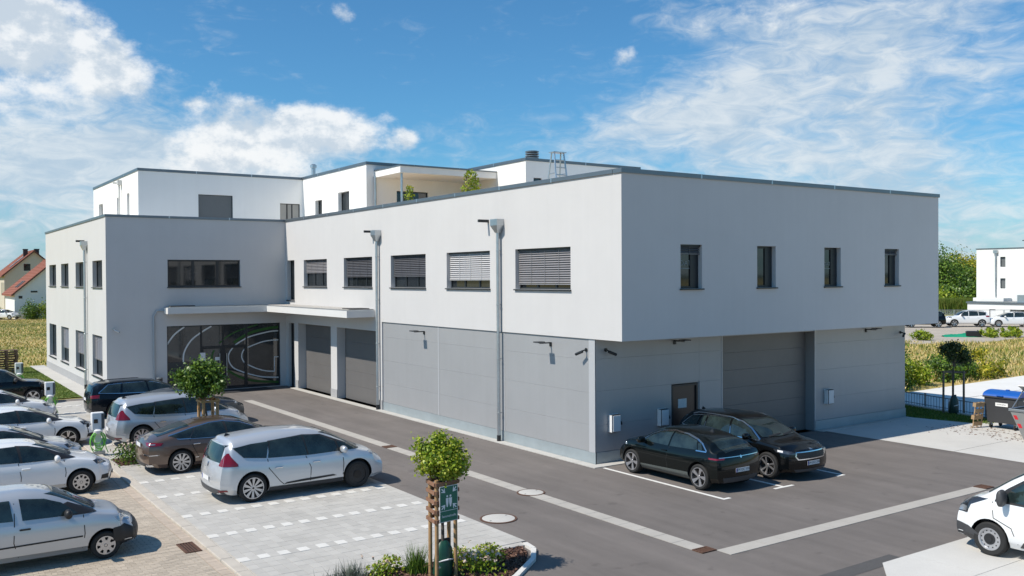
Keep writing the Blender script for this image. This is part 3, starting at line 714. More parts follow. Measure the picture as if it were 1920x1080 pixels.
mb = MB(); FHY.box(mb, 4.48, 5.58, -.028, .012, -.02, .355); mb.build('plinth', plinth2, hall)
mb = MB(); FHY.box(mb, 10.54, 16.32, -.028, .012, -.02, .355); mb.build('plinth', plinth2, hall)
mb = MB(); mb.box(-.010, .0, .002, .298, .357, 3.84); mb.build('corner_trim', trim_m, hall)
for u in (5.0, 9.62): mb = MB(); FHX.box(mb, u-.035, u+.035, 0, .008, .36, 3.835); mb.build('joint_trim', trim_m, hall)
mb = MB(); FHY.box(mb, 5.562, 5.597, -.027, .012, 0, 3.74); FHY.box(mb, 10.523, 10.558, -.027, .012, 0, 3.74); mb.build('gate_trim', trim_m, hall)
# sectional gates
def gate(name, F, u0, u1, z1, depth, n, label=None):
    mb = MB(); F.box(mb, u0, u1, -depth-.06, -depth-.03, -.01, z1); g = mb.build(name, door_m, B)
    h = z1/n
    for i in range(n):
        mb = MB(); F.box(mb, u0+.02, u1-.02, -depth-.03, -depth, i*h+.002, (i+1)*h-.002); mb.build('door_section', door_m, g, bevel=.003)
    mb = MB(); F.box(mb, u0, u1, -depth-.03, -depth+.01, -.011, .004); mb.build('rubber_seal', black_pl, g)
    return g
gate('hall_gate', FHY, 5.60, 10.52, 3.70, .40, 6)
gate('garage_door', FX, 15.02, 19.31, 3.42, .42, 5); gate('garage_door', FX, 20.04, 24.30, 3.42, .42, 5)
# steel door in the hall wall
mb = MB(); FHY.box(mb, 3.26, 3.32, -.13, -.02, 0, 2.20); FHY.box(mb, 4.38, 4.44, -.13, -.02, 0, 2.20); FHY.box(mb, 3.32, 4.38, -.13, -.02, 2.14, 2.20)
dr = mb.build('steel_door', anth, B)
mb = MB(); FHY.box(mb, 3.32, 4.38, -.12, -.075, .005, 2.14); mb.build('door_leaf', mat('door_brown', (.026, .020, .022), .30, var=.05), dr)
mb = MB(); FHY.box(mb, 3.58, 3.97, -.0749, -.071, 1.42, 1.72); mb.build('paper_notice', mat('paper', (.55, .57, .58), .8, var=.1, scale=14), dr)
mb = MB(); FHY.box(mb, 4.27, 4.31, -.075, -.02, .95, 1.15); FHY.box(mb, 4.16, 4.31, -.035, -.02, 1.06, 1.085); mb.build('door_handle', zinc_m, dr)
# narrow glazed side door, lit from the yard
window(B, FX, 24.85, 25.62, .0, 3.40, .13, sill=False, name='side_door', trans=(2.2,))
# entrance glazing with printed arcs
eg = window(B, FLY, -6.26, -.38, .02, 3.40, .10, muls=(-4.54, -3.43, -2.19), trans=(), sill=False, glass=glass_door, fr=.055, name='entrance_glazing')
mb = MB()
for a, b in ((-4.52, -3.46), (-3.40, -2.21)): FLY.box(mb, a, b, -.155, -.092, 2.16, 2.30)
for a in (-4.47, -3.52, -3.36, -2.26): FLY.box(mb, a-.045, a+.045, -.155, -.096, .06, 2.16)
FLY.box(mb, -4.42, -3.57, -.155, -.097, .04, .14); FLY.box(mb, -3.31, -2.31, -.155, -.097, .04, .14); mb.build('door_frame', anth, eg)
mb = MB(); mb.tube([(-3.62, LBY+.03, .7), (-3.62, LBY+.03, 1.9)], .018, 8); mb.tube([(-3.26, LBY+.03, .7), (-3.26, LBY+.03, 1.9)], .018, 8); mb.build('pull_handle', zinc_m, eg)
def arc(name, pts, w, m, d=-.126):
    # smooth ribbon on the glass
    P = [Vector((x, 0, z)) for x, z in pts]; Q = []
    for i in range(len(P)-1):
        p0, p1, p2, p3 = P[max(i-1, 0)], P[i], P[i+1], P[min(i+2, len(P)-1)]
        sharp = abs((p2-p1).normalized().dot((p1-p0).normalized() if i else (p2-p1).normalized())) < .4
        for k in range(6):
            t = k/6; Q.append(.5*((2*p1)+(p2-p0)*t+(2*p0-5*p1+4*p2-p3)*t*t+(3*p1-p0-3*p2+p3)*t**3))
    Q.append(P[-1]); mb = MB(); L = []
    for i, q in enumerate(Q):
        t = (Q[min(i+1, len(Q)-1)]-Q[max(i-1, 0)]).normalized(); n = Vector((-t.z, 0, t.x)); L.append((q+n*w/2, q-n*w/2))
    for (a, b), (c, e) in zip(L[:-1], L[1:]):
        mb.poly([(p.x, LBY-d, p.z) for p in (a, b, e, c)])
    mb.build(name, m, eg)
film_w = mat('film_white', (.66, .68, .68), .5, var=0); film_g = mat('film_green', (.02, .10, .012), .5, var=0)
arc('printed_arc', [(-6.24, 2.45), (-6.06, 2.73), (-5.81, 3.02), (-5.37, 3.34)], .075, film_w)
arc('printed_arc', [(-5.39, 1.26), (-5.44, 1.64), (-5.4, 2.01), (-5.23, 2.38), (-4.97, 2.71), (-4.56, 3.01), (-4.01, 3.33)], .075, film_w)
arc('printed_arc', [(-.45, 2.96), (-.89, 2.94), (-1.5, 2.83), (-2.02, 2.7), (-2.41, 2.52), (-2.77, 2.3), (-2.98, 2.08), (-3.12, 1.85), (-3.14, 1.58), (-3.05, 1.31), (-2.82, 1.06), (-2.35, .84), (-1.92, .69), (-1.32, .53), (-.45, .45)], .065, film_w)
arc('printed_arc', [(-.45, 2.47), (-.89, 2.46), (-1.38, 2.39), (-2.04, 2.17), (-2.3, 2.05), (-2.43, 1.82), (-2.43, 1.58), (-2.29, 1.34), (-2.05, 1.19), (-1.63, .99), (-1.15, .84), (-.70, .79)], .06, film_w)
arc('printed_arc', [(-.68, .76), (-.67, 1.58)], .05, film_w, -.1262); arc('printed_arc', [(-.69, 1.57), (-.45, 1.56)], .05, film_w, -.1264)
arc('printed_arc', [(-3.99, 1.30), (-3.99, 1.6), (-3.98, 1.86), (-3.87, 2.08)], .09, film_g)
arc('printed_arc', [(-3.62, 2.42), (-3.27, 2.71), (-2.88, 2.93), (-2.29, 3.14), (-1.57, 3.33)], .07, film_g, -.1266)
arc('printed_arc', [(-2.85, 2.42), (-2.49, 2.66), (-1.9, 2.93), (-1.09, 3.10), (-.45, 3.16)], .14, film_g, -.1268)
arc('printed_arc', [(-3.21, 1.02), (-2.9, .80), (-2.43, .55), (-1.72, .34), (-.45, .20)], .12, film_g, -.127)
mb = MB(); FLY.box(mb, -4.62, -4.34, -.09, -.086, 1.55, 1.98); FLY.box(mb, -3.85, -3.60, -.095, -.091, 1.55, 1.72); mb.build('notice', white_paint, eg)
mb = MB(); FLY.box(mb, -6.26, -.38, -.2, .10, -.012, .016); mb.build('threshold', zinc_m, eg)
mb = MB(); mb.box(-3.9, -1.2, 24.6, 25.98, -.011, .004); tag(mb.build('door_mat', mat('mat_dark', (.03, .03, .033), .95, var=.1)), 'dark entrance mat in front of the glazed doors', 'mat')
# letter boxes behind the glass edge
mb = MB(); FLY.box(mb, -6.20, -5.35, -.13, -.10, .30, 1.55); mb.build('letter_boxes', mat('letterbox', (.05, .055, .06), .4, metal=.4, var=0), eg)

# entrance canopy, L-shaped
cp = MB(); cp.prism([(-6.40, 25.23), (-1.40, 25.23), (-1.40, 15.14), (UX-.001, 15.14), (UX-.001, LBY-.001), (-6.40, LBY-.001)], 4.04, 4.34); can = cp.build('entrance_canopy', fascia_m, B)
cp = MB(); cp.prism([(-6.36, 25.27), (-1.36, 25.27), (-1.36, 15.18), (UX-.002, 15.18), (UX-.002, LBY-.002), (-6.36, LBY-.002)], 4.341, 4.37); cp.build('canopy_edge', zinc_m, can)
cp = MB(); cp.prism([(-6.25, 25.38), (-1.25, 25.38), (-1.25, 15.29), (UX-.01, 15.29), (UX-.01, LBY-.01), (-6.25, LBY-.01)], 4.371, 4.395); cp.build('canopy_gravel', gravel_m, can)
cp = MB(); cp.box(-1.1, -.2, 15.4, 16.3, 4.396, 4.43); cp.box(-6.2, -5.0, 25.5, 25.9, 4.396, 4.44); cp.build('bitumen_sheet', black_pl, can)

# downpipes with hoppers
def downpipe(F, u, zt, zb, label=None, lower_plane_off=0.0):
    mb = MB(); c = F.pt(u, .12, 0); mb.tube([(c[0], c[1], zb+.02), (c[0], c[1], zt-.42)], .06, 12); dp = mb.build('downpipe', zinc_m, B, 40)
    mb = MB(); a = [F.pt(u-.22, .0, zt), F.pt(u+.22, .0, zt), F.pt(u+.22, .30, zt), F.pt(u-.22, .30, zt)]; z2 = zt-.22
    b = [F.pt(u-.22, .0, z2), F.pt(u+.22, .0, z2), F.pt(u+.22, .30, z2), F.pt(u-.22, .30, z2)]; z3 = zt-.48
    e = [F.pt(u-.07, .05, z3), F.pt(u+.07, .05, z3), F.pt(u+.07, .19, z3), F.pt(u-.07, .19, z3)]
    bs = len(mb.v); mb.v += a+b+e
    for k in (0, 4):
        for i in range(4): mb.f.append((bs+k+i, bs+k+(i+1) % 4, bs+k+4+(i+1) % 4, bs+k+4+i)); mb.mi.append(0)
    mb.f += [(bs, bs+1, bs+2, bs+3), (bs+11, bs+10, bs+9, bs+8)]; mb.mi += [0, 0]; mb.build('hopper', zinc_m, dp)
    for z in np.arange(zb+1.0, zt-.8, 1.9):
        mb = MB(); mb.lathe([(.068, z-.025), (.072, z-.02), (.072, z+.02), (.068, z+.025)], 12, origin=(c[0], c[1], 0)); q = F.pt(u, .06, z); mb.box(min(c[0], F.pt(u, 0, z)[0])-.012, max(c[0], F.pt(u, 0, z)[0])+.012, min(c[1], F.pt(u, 0, z)[1])-.012, max(c[1], F.pt(u, 0, z)[1])+.012, z-.012, z+.012); mb.build('pipe_clip', zinc_m, dp)
    mb = MB(); mb.tube([(c[0], c[1], zb-.01), (c[0], c[1], zb+.22)], .072, 12); mb.build('pipe_shoe', black_pl, dp)
    return dp
downpipe(FX, 5.10, 7.80, 0.0); downpipe(FX, 14.70, 7.85, 0.0); downpipe(FLX, 31.05, 7.80, 0.0)
mb = MB(); mb.tube([(-6.9, LBY-.06, 0), (-6.9, LBY-.06, 3.9), (-6.75, LBY-.06, 4.2), (-6.40, LBY-.06, 4.2)], .045, 10); mb.build('canopy_pipe', mat('pipe_grey', (.40, .42, .43), .5, var=.03), B, 40)
def spout(F, u, z):
    mb = MB(); F.box(mb, u-.05, u+.05, -.02, .42, z-.05, z+.05); mb.build('overflow_spout', anth, B, bevel=.01)
spout(FX, 15.32, 7.82); spout(FX, 5.90, 7.78); spout(FLX, 31.75, 7.83)

# penthouse storey
def penthouse(name, x0, x1, y0, y1, z1, hx=(), hy=()):
    mb = MB(); FXp, FYp = Face('X', x0), Face('Y', y0)
    wall(mb, FXp, y0, y1, 8.5, z1, list(hx)); wall(mb, FYp, x0, x1, 8.5, z1, list(hy))
    mb.poly([(x1, y0, 8.5), (x1, y1, 8.5), (x1, y1, z1), (x1, y0, z1)]); mb.poly([(x0, y1, 8.5), (x0, y1, z1), (x1, y1, z1), (x1, y1, 8.5)])
    o = sheets_only(mb, 'penthouse_wall', plaster_white, B)
    mb = MB(); mb.box(x0+.01, x1-.01, y0+.01, y1-.01, z1-.14, z1-.06); mb.build('penthouse_roof', roof_light, B)
    for F, u0, u1 in ((FXp, y0+.3, y1+.02), (FYp, x0-.04, x1+.02)): coping_run(F, u0, u1, z1-.05, z1+.10, over=.04, back=.3)
    return FXp, FYp
wa_x = [(39.5, 40.8, 8.9, 10.50), (34.66, 35.34, 8.9, 10.52), (32.02, 32.64, 8.9, 10.56)]; wa_y = [(-3.57, -1.66, 8.7, 10.46), (1.09, 2.31, 8.7, 10.15)]
FA, FAy = penthouse('a', -6.72, 2.48, 29.9, 42.5, 11.62, wa_x, wa_y)
for h in wa_x: window(B, FA, h[0], h[1], h[2], h[3], .2, sill=False, glass=mat('pale_blind', (.45, .44, .42), .4, var=.02))
shut = mat('shutter_grey', (.13, .14, .145), .5, var=.04)
window(B, FAy, -3.57, -1.66, 8.7, 10.46, .08, sill=False, glass=shut, fr=.03)
window(B, FAy, 1.09, 2.31, 8.7, 10.15, .10, sill=False, glass=mat('pale_glass', (.30, .295, .28), .15, var=0), muls=(1.55, 1.85), fr=.04)
wb_x = [(27.03, 28.02, 8.8, 10.22), (23.36, 24.80, 8.8, 10.42)]; wb_y = [(4.21, 6.09, 8.7, 10.32)]
FBx, FBy = penthouse('b', 2.48, 16.4, 21.25, 42.48, 11.64, wb_x, wb_y)
for h in wb_x: window(B, FBx, h[0], h[1], h[2], h[3], .2, sill=False)
window(B, FBy, 4.21, 6.09, 8.7, 10.32, .1, sill=False, muls=(4.75,))
FCx, FCy = penthouse('c', 8.62, 16.3, 15.8, 21.24, 11.66, (), [(9.1, 9.62, 10.42, 10.78)])
window(B, FCy, 9.1, 9.62, 10.42, 10.78, .1, sill=False, fr=.03)
mb = MB(); mb.box(2.6, 8.60, 9.0, 21.24, 8.556, 8.59); mb.build('terrace_bounce_sheet', mat('warm_bounce', (.52, .37, .22), .8, var=.15, scale=3), roof)  # unseen sheet added on the roof; its warm tone throws bounce under the canopy
mb = MB(); mb.box(2.95, 8.61, 18.42, 21.24, 10.94, 11.26); tcn = mb.build('terrace_canopy', plaster_white, B)
mb = MB(); mb.box(2.92, 8.615, 18.38, 21.235, 11.261, 11.32); mb.build('canopy_edge', coping_m, tcn)
mb = MB(); mb.tube([(3.15, 18.65, 8.5), (3.15, 18.65, 10.94)], .06, 12); mb.build('terrace_post', zinc_m, tcn, 40)
mb = MB(); mb.tube([(2.92, 21.12, 8.5), (2.92, 21.12, 11.0)], .06, 12); mb.build('terrace_post', zinc_m, tcn, 40)
downp = MB(); downp.box(-6.95, -6.73, 33.9, 34.2, 11.15, 11.42); downp.tube([(-6.84, 34.05, 8.6), (-6.84, 34.05, 11.2)], .05, 8); downp.box(-7.0, -6.74, 34.9, 35.0, 11.30, 11.38); downp.build('penthouse_downpipe', mat('pipe_white', (.6, .6, .58), .5, var=.02), B)
# flue, roof fan
mb = MB(); mb.lathe([(.13, 11.55), (.13, 12.72), (.20, 12.73), (.20, 12.90), (.10, 12.96)], 16, origin=(4.43, 33, 0)); mb.build('flue', zinc_m, B, 40)
fan = MB(); fan.lathe([(.30, 11.5), (.30, 12.05), (.36, 12.06), (.36, 12.12), (.30, 12.13)], 20, origin=(10.6, 18, 0)); fan = fan.build('roof_fan', coping_m, B, 40)
for k in range(3):
    mb = MB(); z = 12.16+k*.12; mb.lathe([(.31, z), (.37, z+.01), (.37, z+.06), (.31, z+.08)], 20, origin=(10.6, 18, 0)); mb.build('fan_louvre', coping_m, fan, 40)

# lettering seen in two of the windows
def on_faceY(u, d, z, F=FY): p = F.pt(u, d, z); return Matrix.Translation(p) @ Matrix.Rotation(math.pi/2, 4, 'X')
letter = mat('window_lettering', (.20, .245, .25), .6, var=0)
for a, s in ((2.35, .24), (9.37, .20)):
    w = [o for o in B.children if o.name.startswith('window') ][0]
    text_obj('window_lettering', 'DAT', s, letter, B, on_faceY(a+.40, -.194, 6.17))
    mb = MB(); FY.box(mb, a+.07, a+.17, -.200, -.188, 6.02, 6.26); FY.box(mb, a+.22, a+.60, -.200, -.188, 6.00, 6.02); mb.build('lettering_bar', letter, B)
# ------------------------------------------------------------------ vehicles
def pchip(pts):
    xs = [p[0] for p in pts]; ys = [p[1] for p in pts]; n = len(xs)
    h = [xs[i+1]-xs[i] for i in range(n-1)]; dl = [(ys[i+1]-ys[i])/h[i] for i in range(n-1)]
    m = [dl[0]]+[0 if dl[i-1]*dl[i] <= 0 else 2*dl[i-1]*dl[i]/(dl[i-1]+dl[i]) for i in range(1, n-1)]+[dl[-1]]
    def f(x):
        if x <= xs[0]: return ys[0]
        if x >= xs[-1]: return ys[-1]
        i = 0
        while x > xs[i+1]: i += 1
        t = (x-xs[i])/h[i]; t2, t3 = t*t, t*t*t
        return ys[i]*(2*t3-3*t2+1)+h[i]*m[i]*(t3-2*t2+t)+ys[i+1]*(-2*t3+3*t2)+h[i]*m[i+1]*(t3-t2)
    return f
def sm(a, b, x):
    t = min(1, max(0, (x-a)/(b-a))); return t*t*(3-2*t)

def paint(name, color, metal=.0, rough=.35, coat=1.0):
    return mat('paint_'+name, color, rough, metal=metal, var=0, coat=coat, spec=.08 if sum(color) < .05 else .5)

def body_mesh(s):
    xf, xr, W = s['xf'], s['xr'], s['w']/2
    top, belt = pchip(s['top']), pchip(s['belt']); z0 = s.get('z0', .19)
    fdx = pchip(s.get('fdx', [(.15, -.14), (.30, -.03), (.50, 0), (.66, -.04), (.80, -.16), (1.0, -.30)]))
    rdx = pchip(s.get('rdx', [(.15, -.14), (.32, -.03), (.55, 0), (.90, -.03), (1.1, -.08), (1.45, -.26)]))
    wf_, wr_ = s.get('wf', .90), s.get('wr', .93)
    wp = pchip([(xr, wr_), (xr+.30, .975), (xr+.9, 1.0), (xf-1.1, 1.0), (xf-.45, .975), (xf, wf_)])
    bowf, bowr = s.get('bowf', .22), s.get('bowr', .13)
    tum = s.get('tum', .17)
    def deform(x, y, z):
        k = sm(xf-.55, xf, x); q = sm(xr+.55, xr, x)
        yy = min(1, abs(y)/W)
        return (x + k*(fdx(z)-bowf*yy**2.4) - q*(rdx(z)-bowr*yy**2.4), y, z)
    nx = 56; xs = []
    for i in range(nx+1):
        t = i/nx; t = t+.045*math.sin(2*math.pi*t)*-1; xs.append(xr+(xf-xr)*t)
    low = [(0.0, 0, 0), (.55, 0, 0), (.88, .0, .02), (.955, .03, .10), (.985, .18, 0), (.998, .36, 0), (1.0, .52, 0), (.993, .68, 0), (.985, .80, 0), (.962, .92, 0), (.935, 1.0, 0)]
    up_n = 12; rings = []
    for x in xs:
        w = W*wp(x); zt = top(x); zb = min(belt(x), zt-.03); h = zt-zb; ring = []
        # sill rises towards the ends
        zl = z0 + .05*sm(xf-.45, xf, x) + .06*sm(xr+.45, xr, x)
        for (fy, fz, ad) in low: ring.append((w*fy, zl+(zb-zl)*fz+(ad if fz < .2 else 0)*1.0))
        k = sm(.12, .42, h); nexp = 2.1+k*2.2
        for j in range(1, up_n+1):
            th = (math.pi/2)*j/up_n
            cy, sz = math.cos(th)**(2/nexp), math.sin(th)**(2/nexp)
            y = w*.935*cy*(1-tum*sz*k); ring.append((y, zb+h*sz))
        ring[-1] = (0.0, zt); rings.append((x, ring))
    bm = bmesh.new(); n = len(rings[0][1]); G = []
    for x, ring in rings:
        row = [bm.verts.new(deform(x, y, z)) for y, z in ring]
        rowm = [row[i] if abs(ring[i][0]) < 1e-6 else bm.verts.new(deform(x, -ring[i][0], ring[i][1])) for i in range(n)]
        G.append((row, rowm))
    for (a, am), (b, bmm) in zip(G[:-1], G[1:]):
        for i in range(n-1):
            for r0, r1 in ((a, b), (am, bmm)):
                vs = []
                for v in (r0[i], r1[i], r1[i+1], r0[i+1]):
                    if v not in vs: vs.append(v)
                if len(vs) >= 3:
                    try: bm.faces.new(vs)
                    except ValueError: pass
    # end caps, subdivided across so that they follow the bow of the bumper
    for (x, ring), (row, rowm) in ((rings[0], G[0]), (rings[-1], G[-1])):
        m = 10; L = []
        for i in range(n):
            y, z = ring[i]
            if y < 1e-6: L.append([row[i]]*(m+1)); continue
            L.append([row[i]]+[bm.verts.new(deform(x, y*(1-2*k/m), z)) for k in range(1, m)]+[rowm[i]])
        for i in range(n-1):
            for k in range(m):
                vs = []
                for v in (L[i][k], L[i][k+1], L[i+1][k+1], L[i+1][k]):
                    if v not in vs: vs.append(v)
                if len(vs) >= 3:
                    try: bm.faces.new(vs)
                    except ValueError: pass
    bmesh.ops.remove_doubles(bm, verts=bm.verts, dist=2e-4)
    bmesh.ops.recalc_face_normals(bm, faces=bm.faces)
    return bm

WHEELS = {}
def wheel_meshes(r, style):
    key = (round(r, 3), style)
    if key in WHEELS: return WHEELS[key]
    rr = r*{'steel': .66, 'cap7': .66, 'cap9': .66}.get(style, .745); w = .205
    mb = MB(); prof = [(rr, -.5*w), (r*.90, -.52*w), (r*.985, -.40*w), (r, -.25*w), (r, .25*w), (r*.985, .40*w), (r*.90, .52*w), (rr, .5*w)]
    mb.lathe(prof, 36, axis='y', caps=False); ty = mb.mesh('tyre', tyre_m, 35)
    # rim: outer side is +y
    mb = MB(); o = .5*w
    def ring(r0, r1, d0, d1, mi=0): mb.lathe([(r0, d0), (r1, d0), (r1, d1), (r0, d1)], 36, mi=mi, axis='y', caps=False)
    def disc(r0, d0, d1, mi=0): mb.lathe([(r0, d0), (r0, d1)], 36, mi=mi, axis='y')
    def spoke(a, r0, r1, w0, w1, d0, d1, mi=0, tw=0.0):
        c, q = math.cos(a), math.sin(a); c2, q2 = math.cos(a+tw), math.sin(a+tw)
        p = []
        for (rad, ww, cc, qq, dd) in ((r0, w0, c, q, d1), (r1, w1, c2, q2, d0)):
            for sgn in (-1, 1): p.append((rad*cc-sgn*ww*qq, dd, rad*qq+sgn*ww*cc))
        b = len(mb.v); mb.v += p+[(x, y-.03, z) for x, y, z in p]
        for f in ((0, 1, 3, 2), (4, 6, 7, 5), (0, 2, 6, 4), (1, 5, 7, 3), (0, 4, 5, 1), (2, 3, 7, 6)): mb.f.append(tuple(b+i for i in f)); mb.mi.append(mi)
    mats = [alloy_m, alloy_dark, black_pl, chrome_m]
    disc(rr*.98, o-.10, o-.075, 1)
    ring(rr*.93, rr*1.0, o-.09, o+.006, 2 if style == 'black_steel' else 0)
    if style == 'twin10':
        for k in range(10):
            a = 2*math.pi*k/10
            for t in (-.10, .10): spoke(a+t*.5, rr*.18, rr*.95, .012, .016, o-.006, o-.02, 0, t*.35)
        disc(rr*.20, o-.06, o-.012, 0); disc(rr*.10, o-.02, o-.006, 1)
    elif style == 'fan10':
        for k in range(10): spoke(2*math.pi*k/10, rr*.15, rr*.95, .020, .034, o-.004, o-.02, 0)
        disc(rr*.22, o-.06, o-.010, 0); disc(rr*.11, o-.02, o-.004, 1)
    elif style == 'five_dark':
        for k in range(5):
            a = 2*math.pi*k/5
            spoke(a-.09, rr*.16, rr*.95, .016, .022, o-.004, o-.02, 0, -.05); spoke(a+.09, rr*.16, rr*.95, .016, .022, o-.004, o-.02, 0, .05); spoke(a+.62, rr*.16, rr*.9, .012, .012, o-.02, o-.03, 1)
        disc(rr*.20, o-.06, o-.014, 1)
    elif style == 'blade5':
        for k in range(5):
            a = 2*math.pi*k/5; spoke(a, rr*.14, rr*.95, .020, .055, o-.002, o-.02, 0, .22); spoke(a+.55, rr*.25, rr*.93, .02, .03, o-.02, o-.04, 1, .15)
        disc(rr*.20, o-.06, o-.010, 0)
    elif style == 'turbine':
        for k in range(9): spoke(2*math.pi*k/9, rr*.15, rr*.95, .018, .026, o-.006, o-.02, 0 if k % 3 else 3, .30)
        disc(rr*.20, o-.06, o-.012, 0)
    elif style in ('cap7', 'cap9'):
        n = 7 if style == 'cap7' else 9
        disc(rr*.56, o-.06, o+.004, 0)
        for k in range(n): spoke(2*math.pi*k/n, rr*.55, rr*.96, .030 if n == 7 else .020, .040 if n == 7 else .026, o+.003, o+.002, 0)
        ring(rr*.88, rr*.99, o-.04, o+.004, 0)
        disc(rr*.20, o-.02, o+.010, 0); ring(rr*.14, rr*.18, o, o+.012, 1)
    elif style == 'steel':
        disc(rr*.86, o-.06, o-.018, 0); ring(rr*.86, rr*.97, o-.03, o+.004, 0)
        for k in range(12):
            a = 2*math.pi*k/12; spoke(a, rr*.70, rr*.80, .014, .014, o-.0155, o-.0155, 1)
        disc(rr*.50, o-.05, o-.004, 2); disc(rr*.26, o-.02, o+.012, 2)
    elif style == 'black_steel':
        disc(rr*.92, o-.06, o-.022, 2); ring(rr*.90, rr*.99, o-.03, o-.002, 2); disc(rr*.40, o-.05, o-.006, 1)
        for k in range(12): spoke(2*math.pi*k/12, rr*.66, rr*.78, .014, .014, o-.0195, o-.0195, 1)
    rim = mb.mesh('rim', mats, 30)
    WHEELS[key] = (ty, rim); return ty, rim

def make_car(s, loc, heading, label, cat='car', scale=1.0, group=None):
    t = thing(s['name'], label, cat, loc, heading, group, scale)
    pm = s['paint']; bm = body_mesh(s); bvh = BVHTree.FromBMesh(bm)
    me = bpy.data.meshes.new('body'); bm.to_mesh(me); bm.free()
    me.materials.append(pm); me.materials.append(black_pl)
    ob = bpy.data.objects.new('body', me); C.objects.link(ob)
    r, wb, W = s['r'], s['wb'], s['w']/2
    cut = MB()
    for x in (wb/2+s.get('wdf', 0), -wb/2):
        for sg in (-1, 1):
            ra = r+.055; n = 28; y0, y1 = sg*(W-.27), sg*(W+.3)
            pts = [(x+ra*math.cos(2*math.pi*i/n), r+.015+ra*math.sin(2*math.pi*i/n)) for i in range(n)]
            cut.prism(pts, min(y0, y1), max(y0, y1), 1, map=lambda a, b, c: (a, c, b))
    co = cut.build('cutter', [black_pl, black_pl])
    md = ob.modifiers.new('b', 'BOOLEAN'); md.object = co; md.operation = 'DIFFERENCE'; md.solver = 'EXACT'; md.material_mode = 'INDEX'
    dg = bpy.context.evaluated_depsgraph_get(); me2 = bpy.data.meshes.new_from_object(ob.evaluated_get(dg))
    bpy.data.objects.remove(ob); bpy.data.objects.remove(co); me2.name = 'body'
    me2.shade_smooth(); me2.set_sharp_from_angle(angle=math.radians(38))
    body = bpy.data.objects.new('body', me2); C.objects.link(body); body.parent = t
    # anything laid on the skin: a 2-D outline thrown on to the body from one side
    def decal(name, poly, ang, m, off=.006, step=.07, parent=t, mirror=False, smooth=60):
        outs = []
        for sgn in ((1, -1) if mirror else (1,)):
            if ang == 'top': D = Vector((0, 0, -1)); U = Vector((1, 0, 0)); V = Vector((0, 1, 0))
            else:
                a = math.radians(ang*sgn); D = -Vector((math.cos(a), math.sin(a), 0)); U = Vector((-math.sin(a), math.cos(a), 0)); V = Vector((0, 0, 1))
                if abs(abs(ang)-90) < 1: U = Vector((1, 0, 0))
            u0 = 0.0
            if ang != 'top' and abs(ang) not in (0, 90, 180):
                cx_ = s['xf']-.30 if abs(ang) < 90 else s['xr']+.20
                u0 = cx_*U.x + sgn*math.copysign(W*.88, ang)*U.y
            pl = [((x*sgn+u0 if (ang != 'top' and abs(abs(ang)-90) > 1) else x), (y*sgn if ang == 'top' else y)) for x, y in poly]
            b = bmesh.new(); vs = [b.verts.new((x, y, 0)) for x, y in pl]; f = b.faces.new(vs)
            bmesh.ops.triangulate(b, faces=[f])
            for ax in (0, 1):
                lo, hi = min(p[ax] for p in pl), max(p[ax] for p in pl); k = int((hi-lo)/step)
                for i in range(1, k+1):
                    c = Vector((0, 0, 0)); c[ax] = lo+(hi-lo)*i/(k+1); nn = Vector((0, 0, 0)); nn[ax] = 1
                    bmesh.ops.bisect_plane(b, geom=b.verts[:]+b.edges[:]+b.faces[:], plane_co=c, plane_no=nn)
            for v in b.verts:
                p = U*v.co.x+V*v.co.y
                hit, nrm, _, _ = bvh.ray_cast(p-D*8, D)
                if hit is None: hit, nrm, _, _ = bvh.find_nearest(p - D*(W if ang != 'top' else 1))
                if nrm.dot(D) > 0: nrm = -nrm
                v.co = hit+nrm*off
            bmesh.ops.recalc_face_normals(b, faces=b.faces)
            if b.faces and sum((f.normal.dot(D) for f in b.faces)) > 0: bmesh.ops.reverse_faces(b, faces=b.faces)
            # turned-down rim so that the piece has thickness
            be = [e for e in b.edges if len(e.link_faces) == 1]
            ex = bmesh.ops.extrude_edge_only(b, edges=be)
            for v in [g for g in ex['geom'] if isinstance(g, bmesh.types.BMVert)]: v.co += D*(off+.004)
            m_ = bpy.data.meshes.new(name); b.to_mesh(m_); b.free(); m_.materials.append(m)
            m_.shade_smooth(); m_.set_sharp_from_angle(angle=math.radians(smooth))
            o = bpy.data.objects.new(name, m_); C.objects.link(o); o.parent = parent; outs.append(o)
        return outs[0]
    def line(name, pts, ang, w, m, off=.004, mirror=True, parent=t):
        # a thin strip along a polyline
        L = []; n = len(pts)
        for i in range(n):
            a, b = Vector(pts[max(i-1, 0)]), Vector(pts[min(i+1, n-1)]); d = (b-a).normalized(); nn = Vector((-d.y, d.x)); p = Vector(pts[i]); L.append((p+nn*w/2, p-nn*w/2))
        poly = [tuple(a) for a, _ in L]+[tuple(b) for _, b in L[::-1]]
        for side in ((90, -90) if mirror else (ang,)): decal(name, poly, side, m, off, .25, parent)
    # side glass on both sides
    gls = {}
    for side in (90, -90):
        for k, w in enumerate(s['win']): decal('side_window', w, side, s.get('glass', car_glass), .012, .045)
        if s.get('pillar'): decal('pillar_trim', s['pillar'], side, black_pl, .009, .045)
    zc, zr_, yc, yr = s['screen']
    decal('windscreen', [(-yc, zc), (yc, zc), (yr, zr_), (-yr, zr_)], 0, s.get('glass', car_glass), .010, .045)
    if 'rear_top' in s: decal('rear_window', s['rear_top'], 'top', s.get('glass', car_glass), .010, .045)
    if 'rear' in s:
        zc, zr_, yc, yr = s['rear']; decal('rear_window', [(-yc, zc), (yc, zc), (yr, zr_), (-yr, zr_)], 180, s.get('glass', car_glass), .010, .045)
    for nm, poly, ang, m, mir in s.get('decals', []): decal(nm, poly, ang, m, .013 if ('lens' in nm or nm == 'grille') else .009, .035, mirror=mir)
    for nm, pts, w, m in s.get('lines', []): line(nm, pts, 90, w, m, .0085 if 'chrome' in nm else .0035)
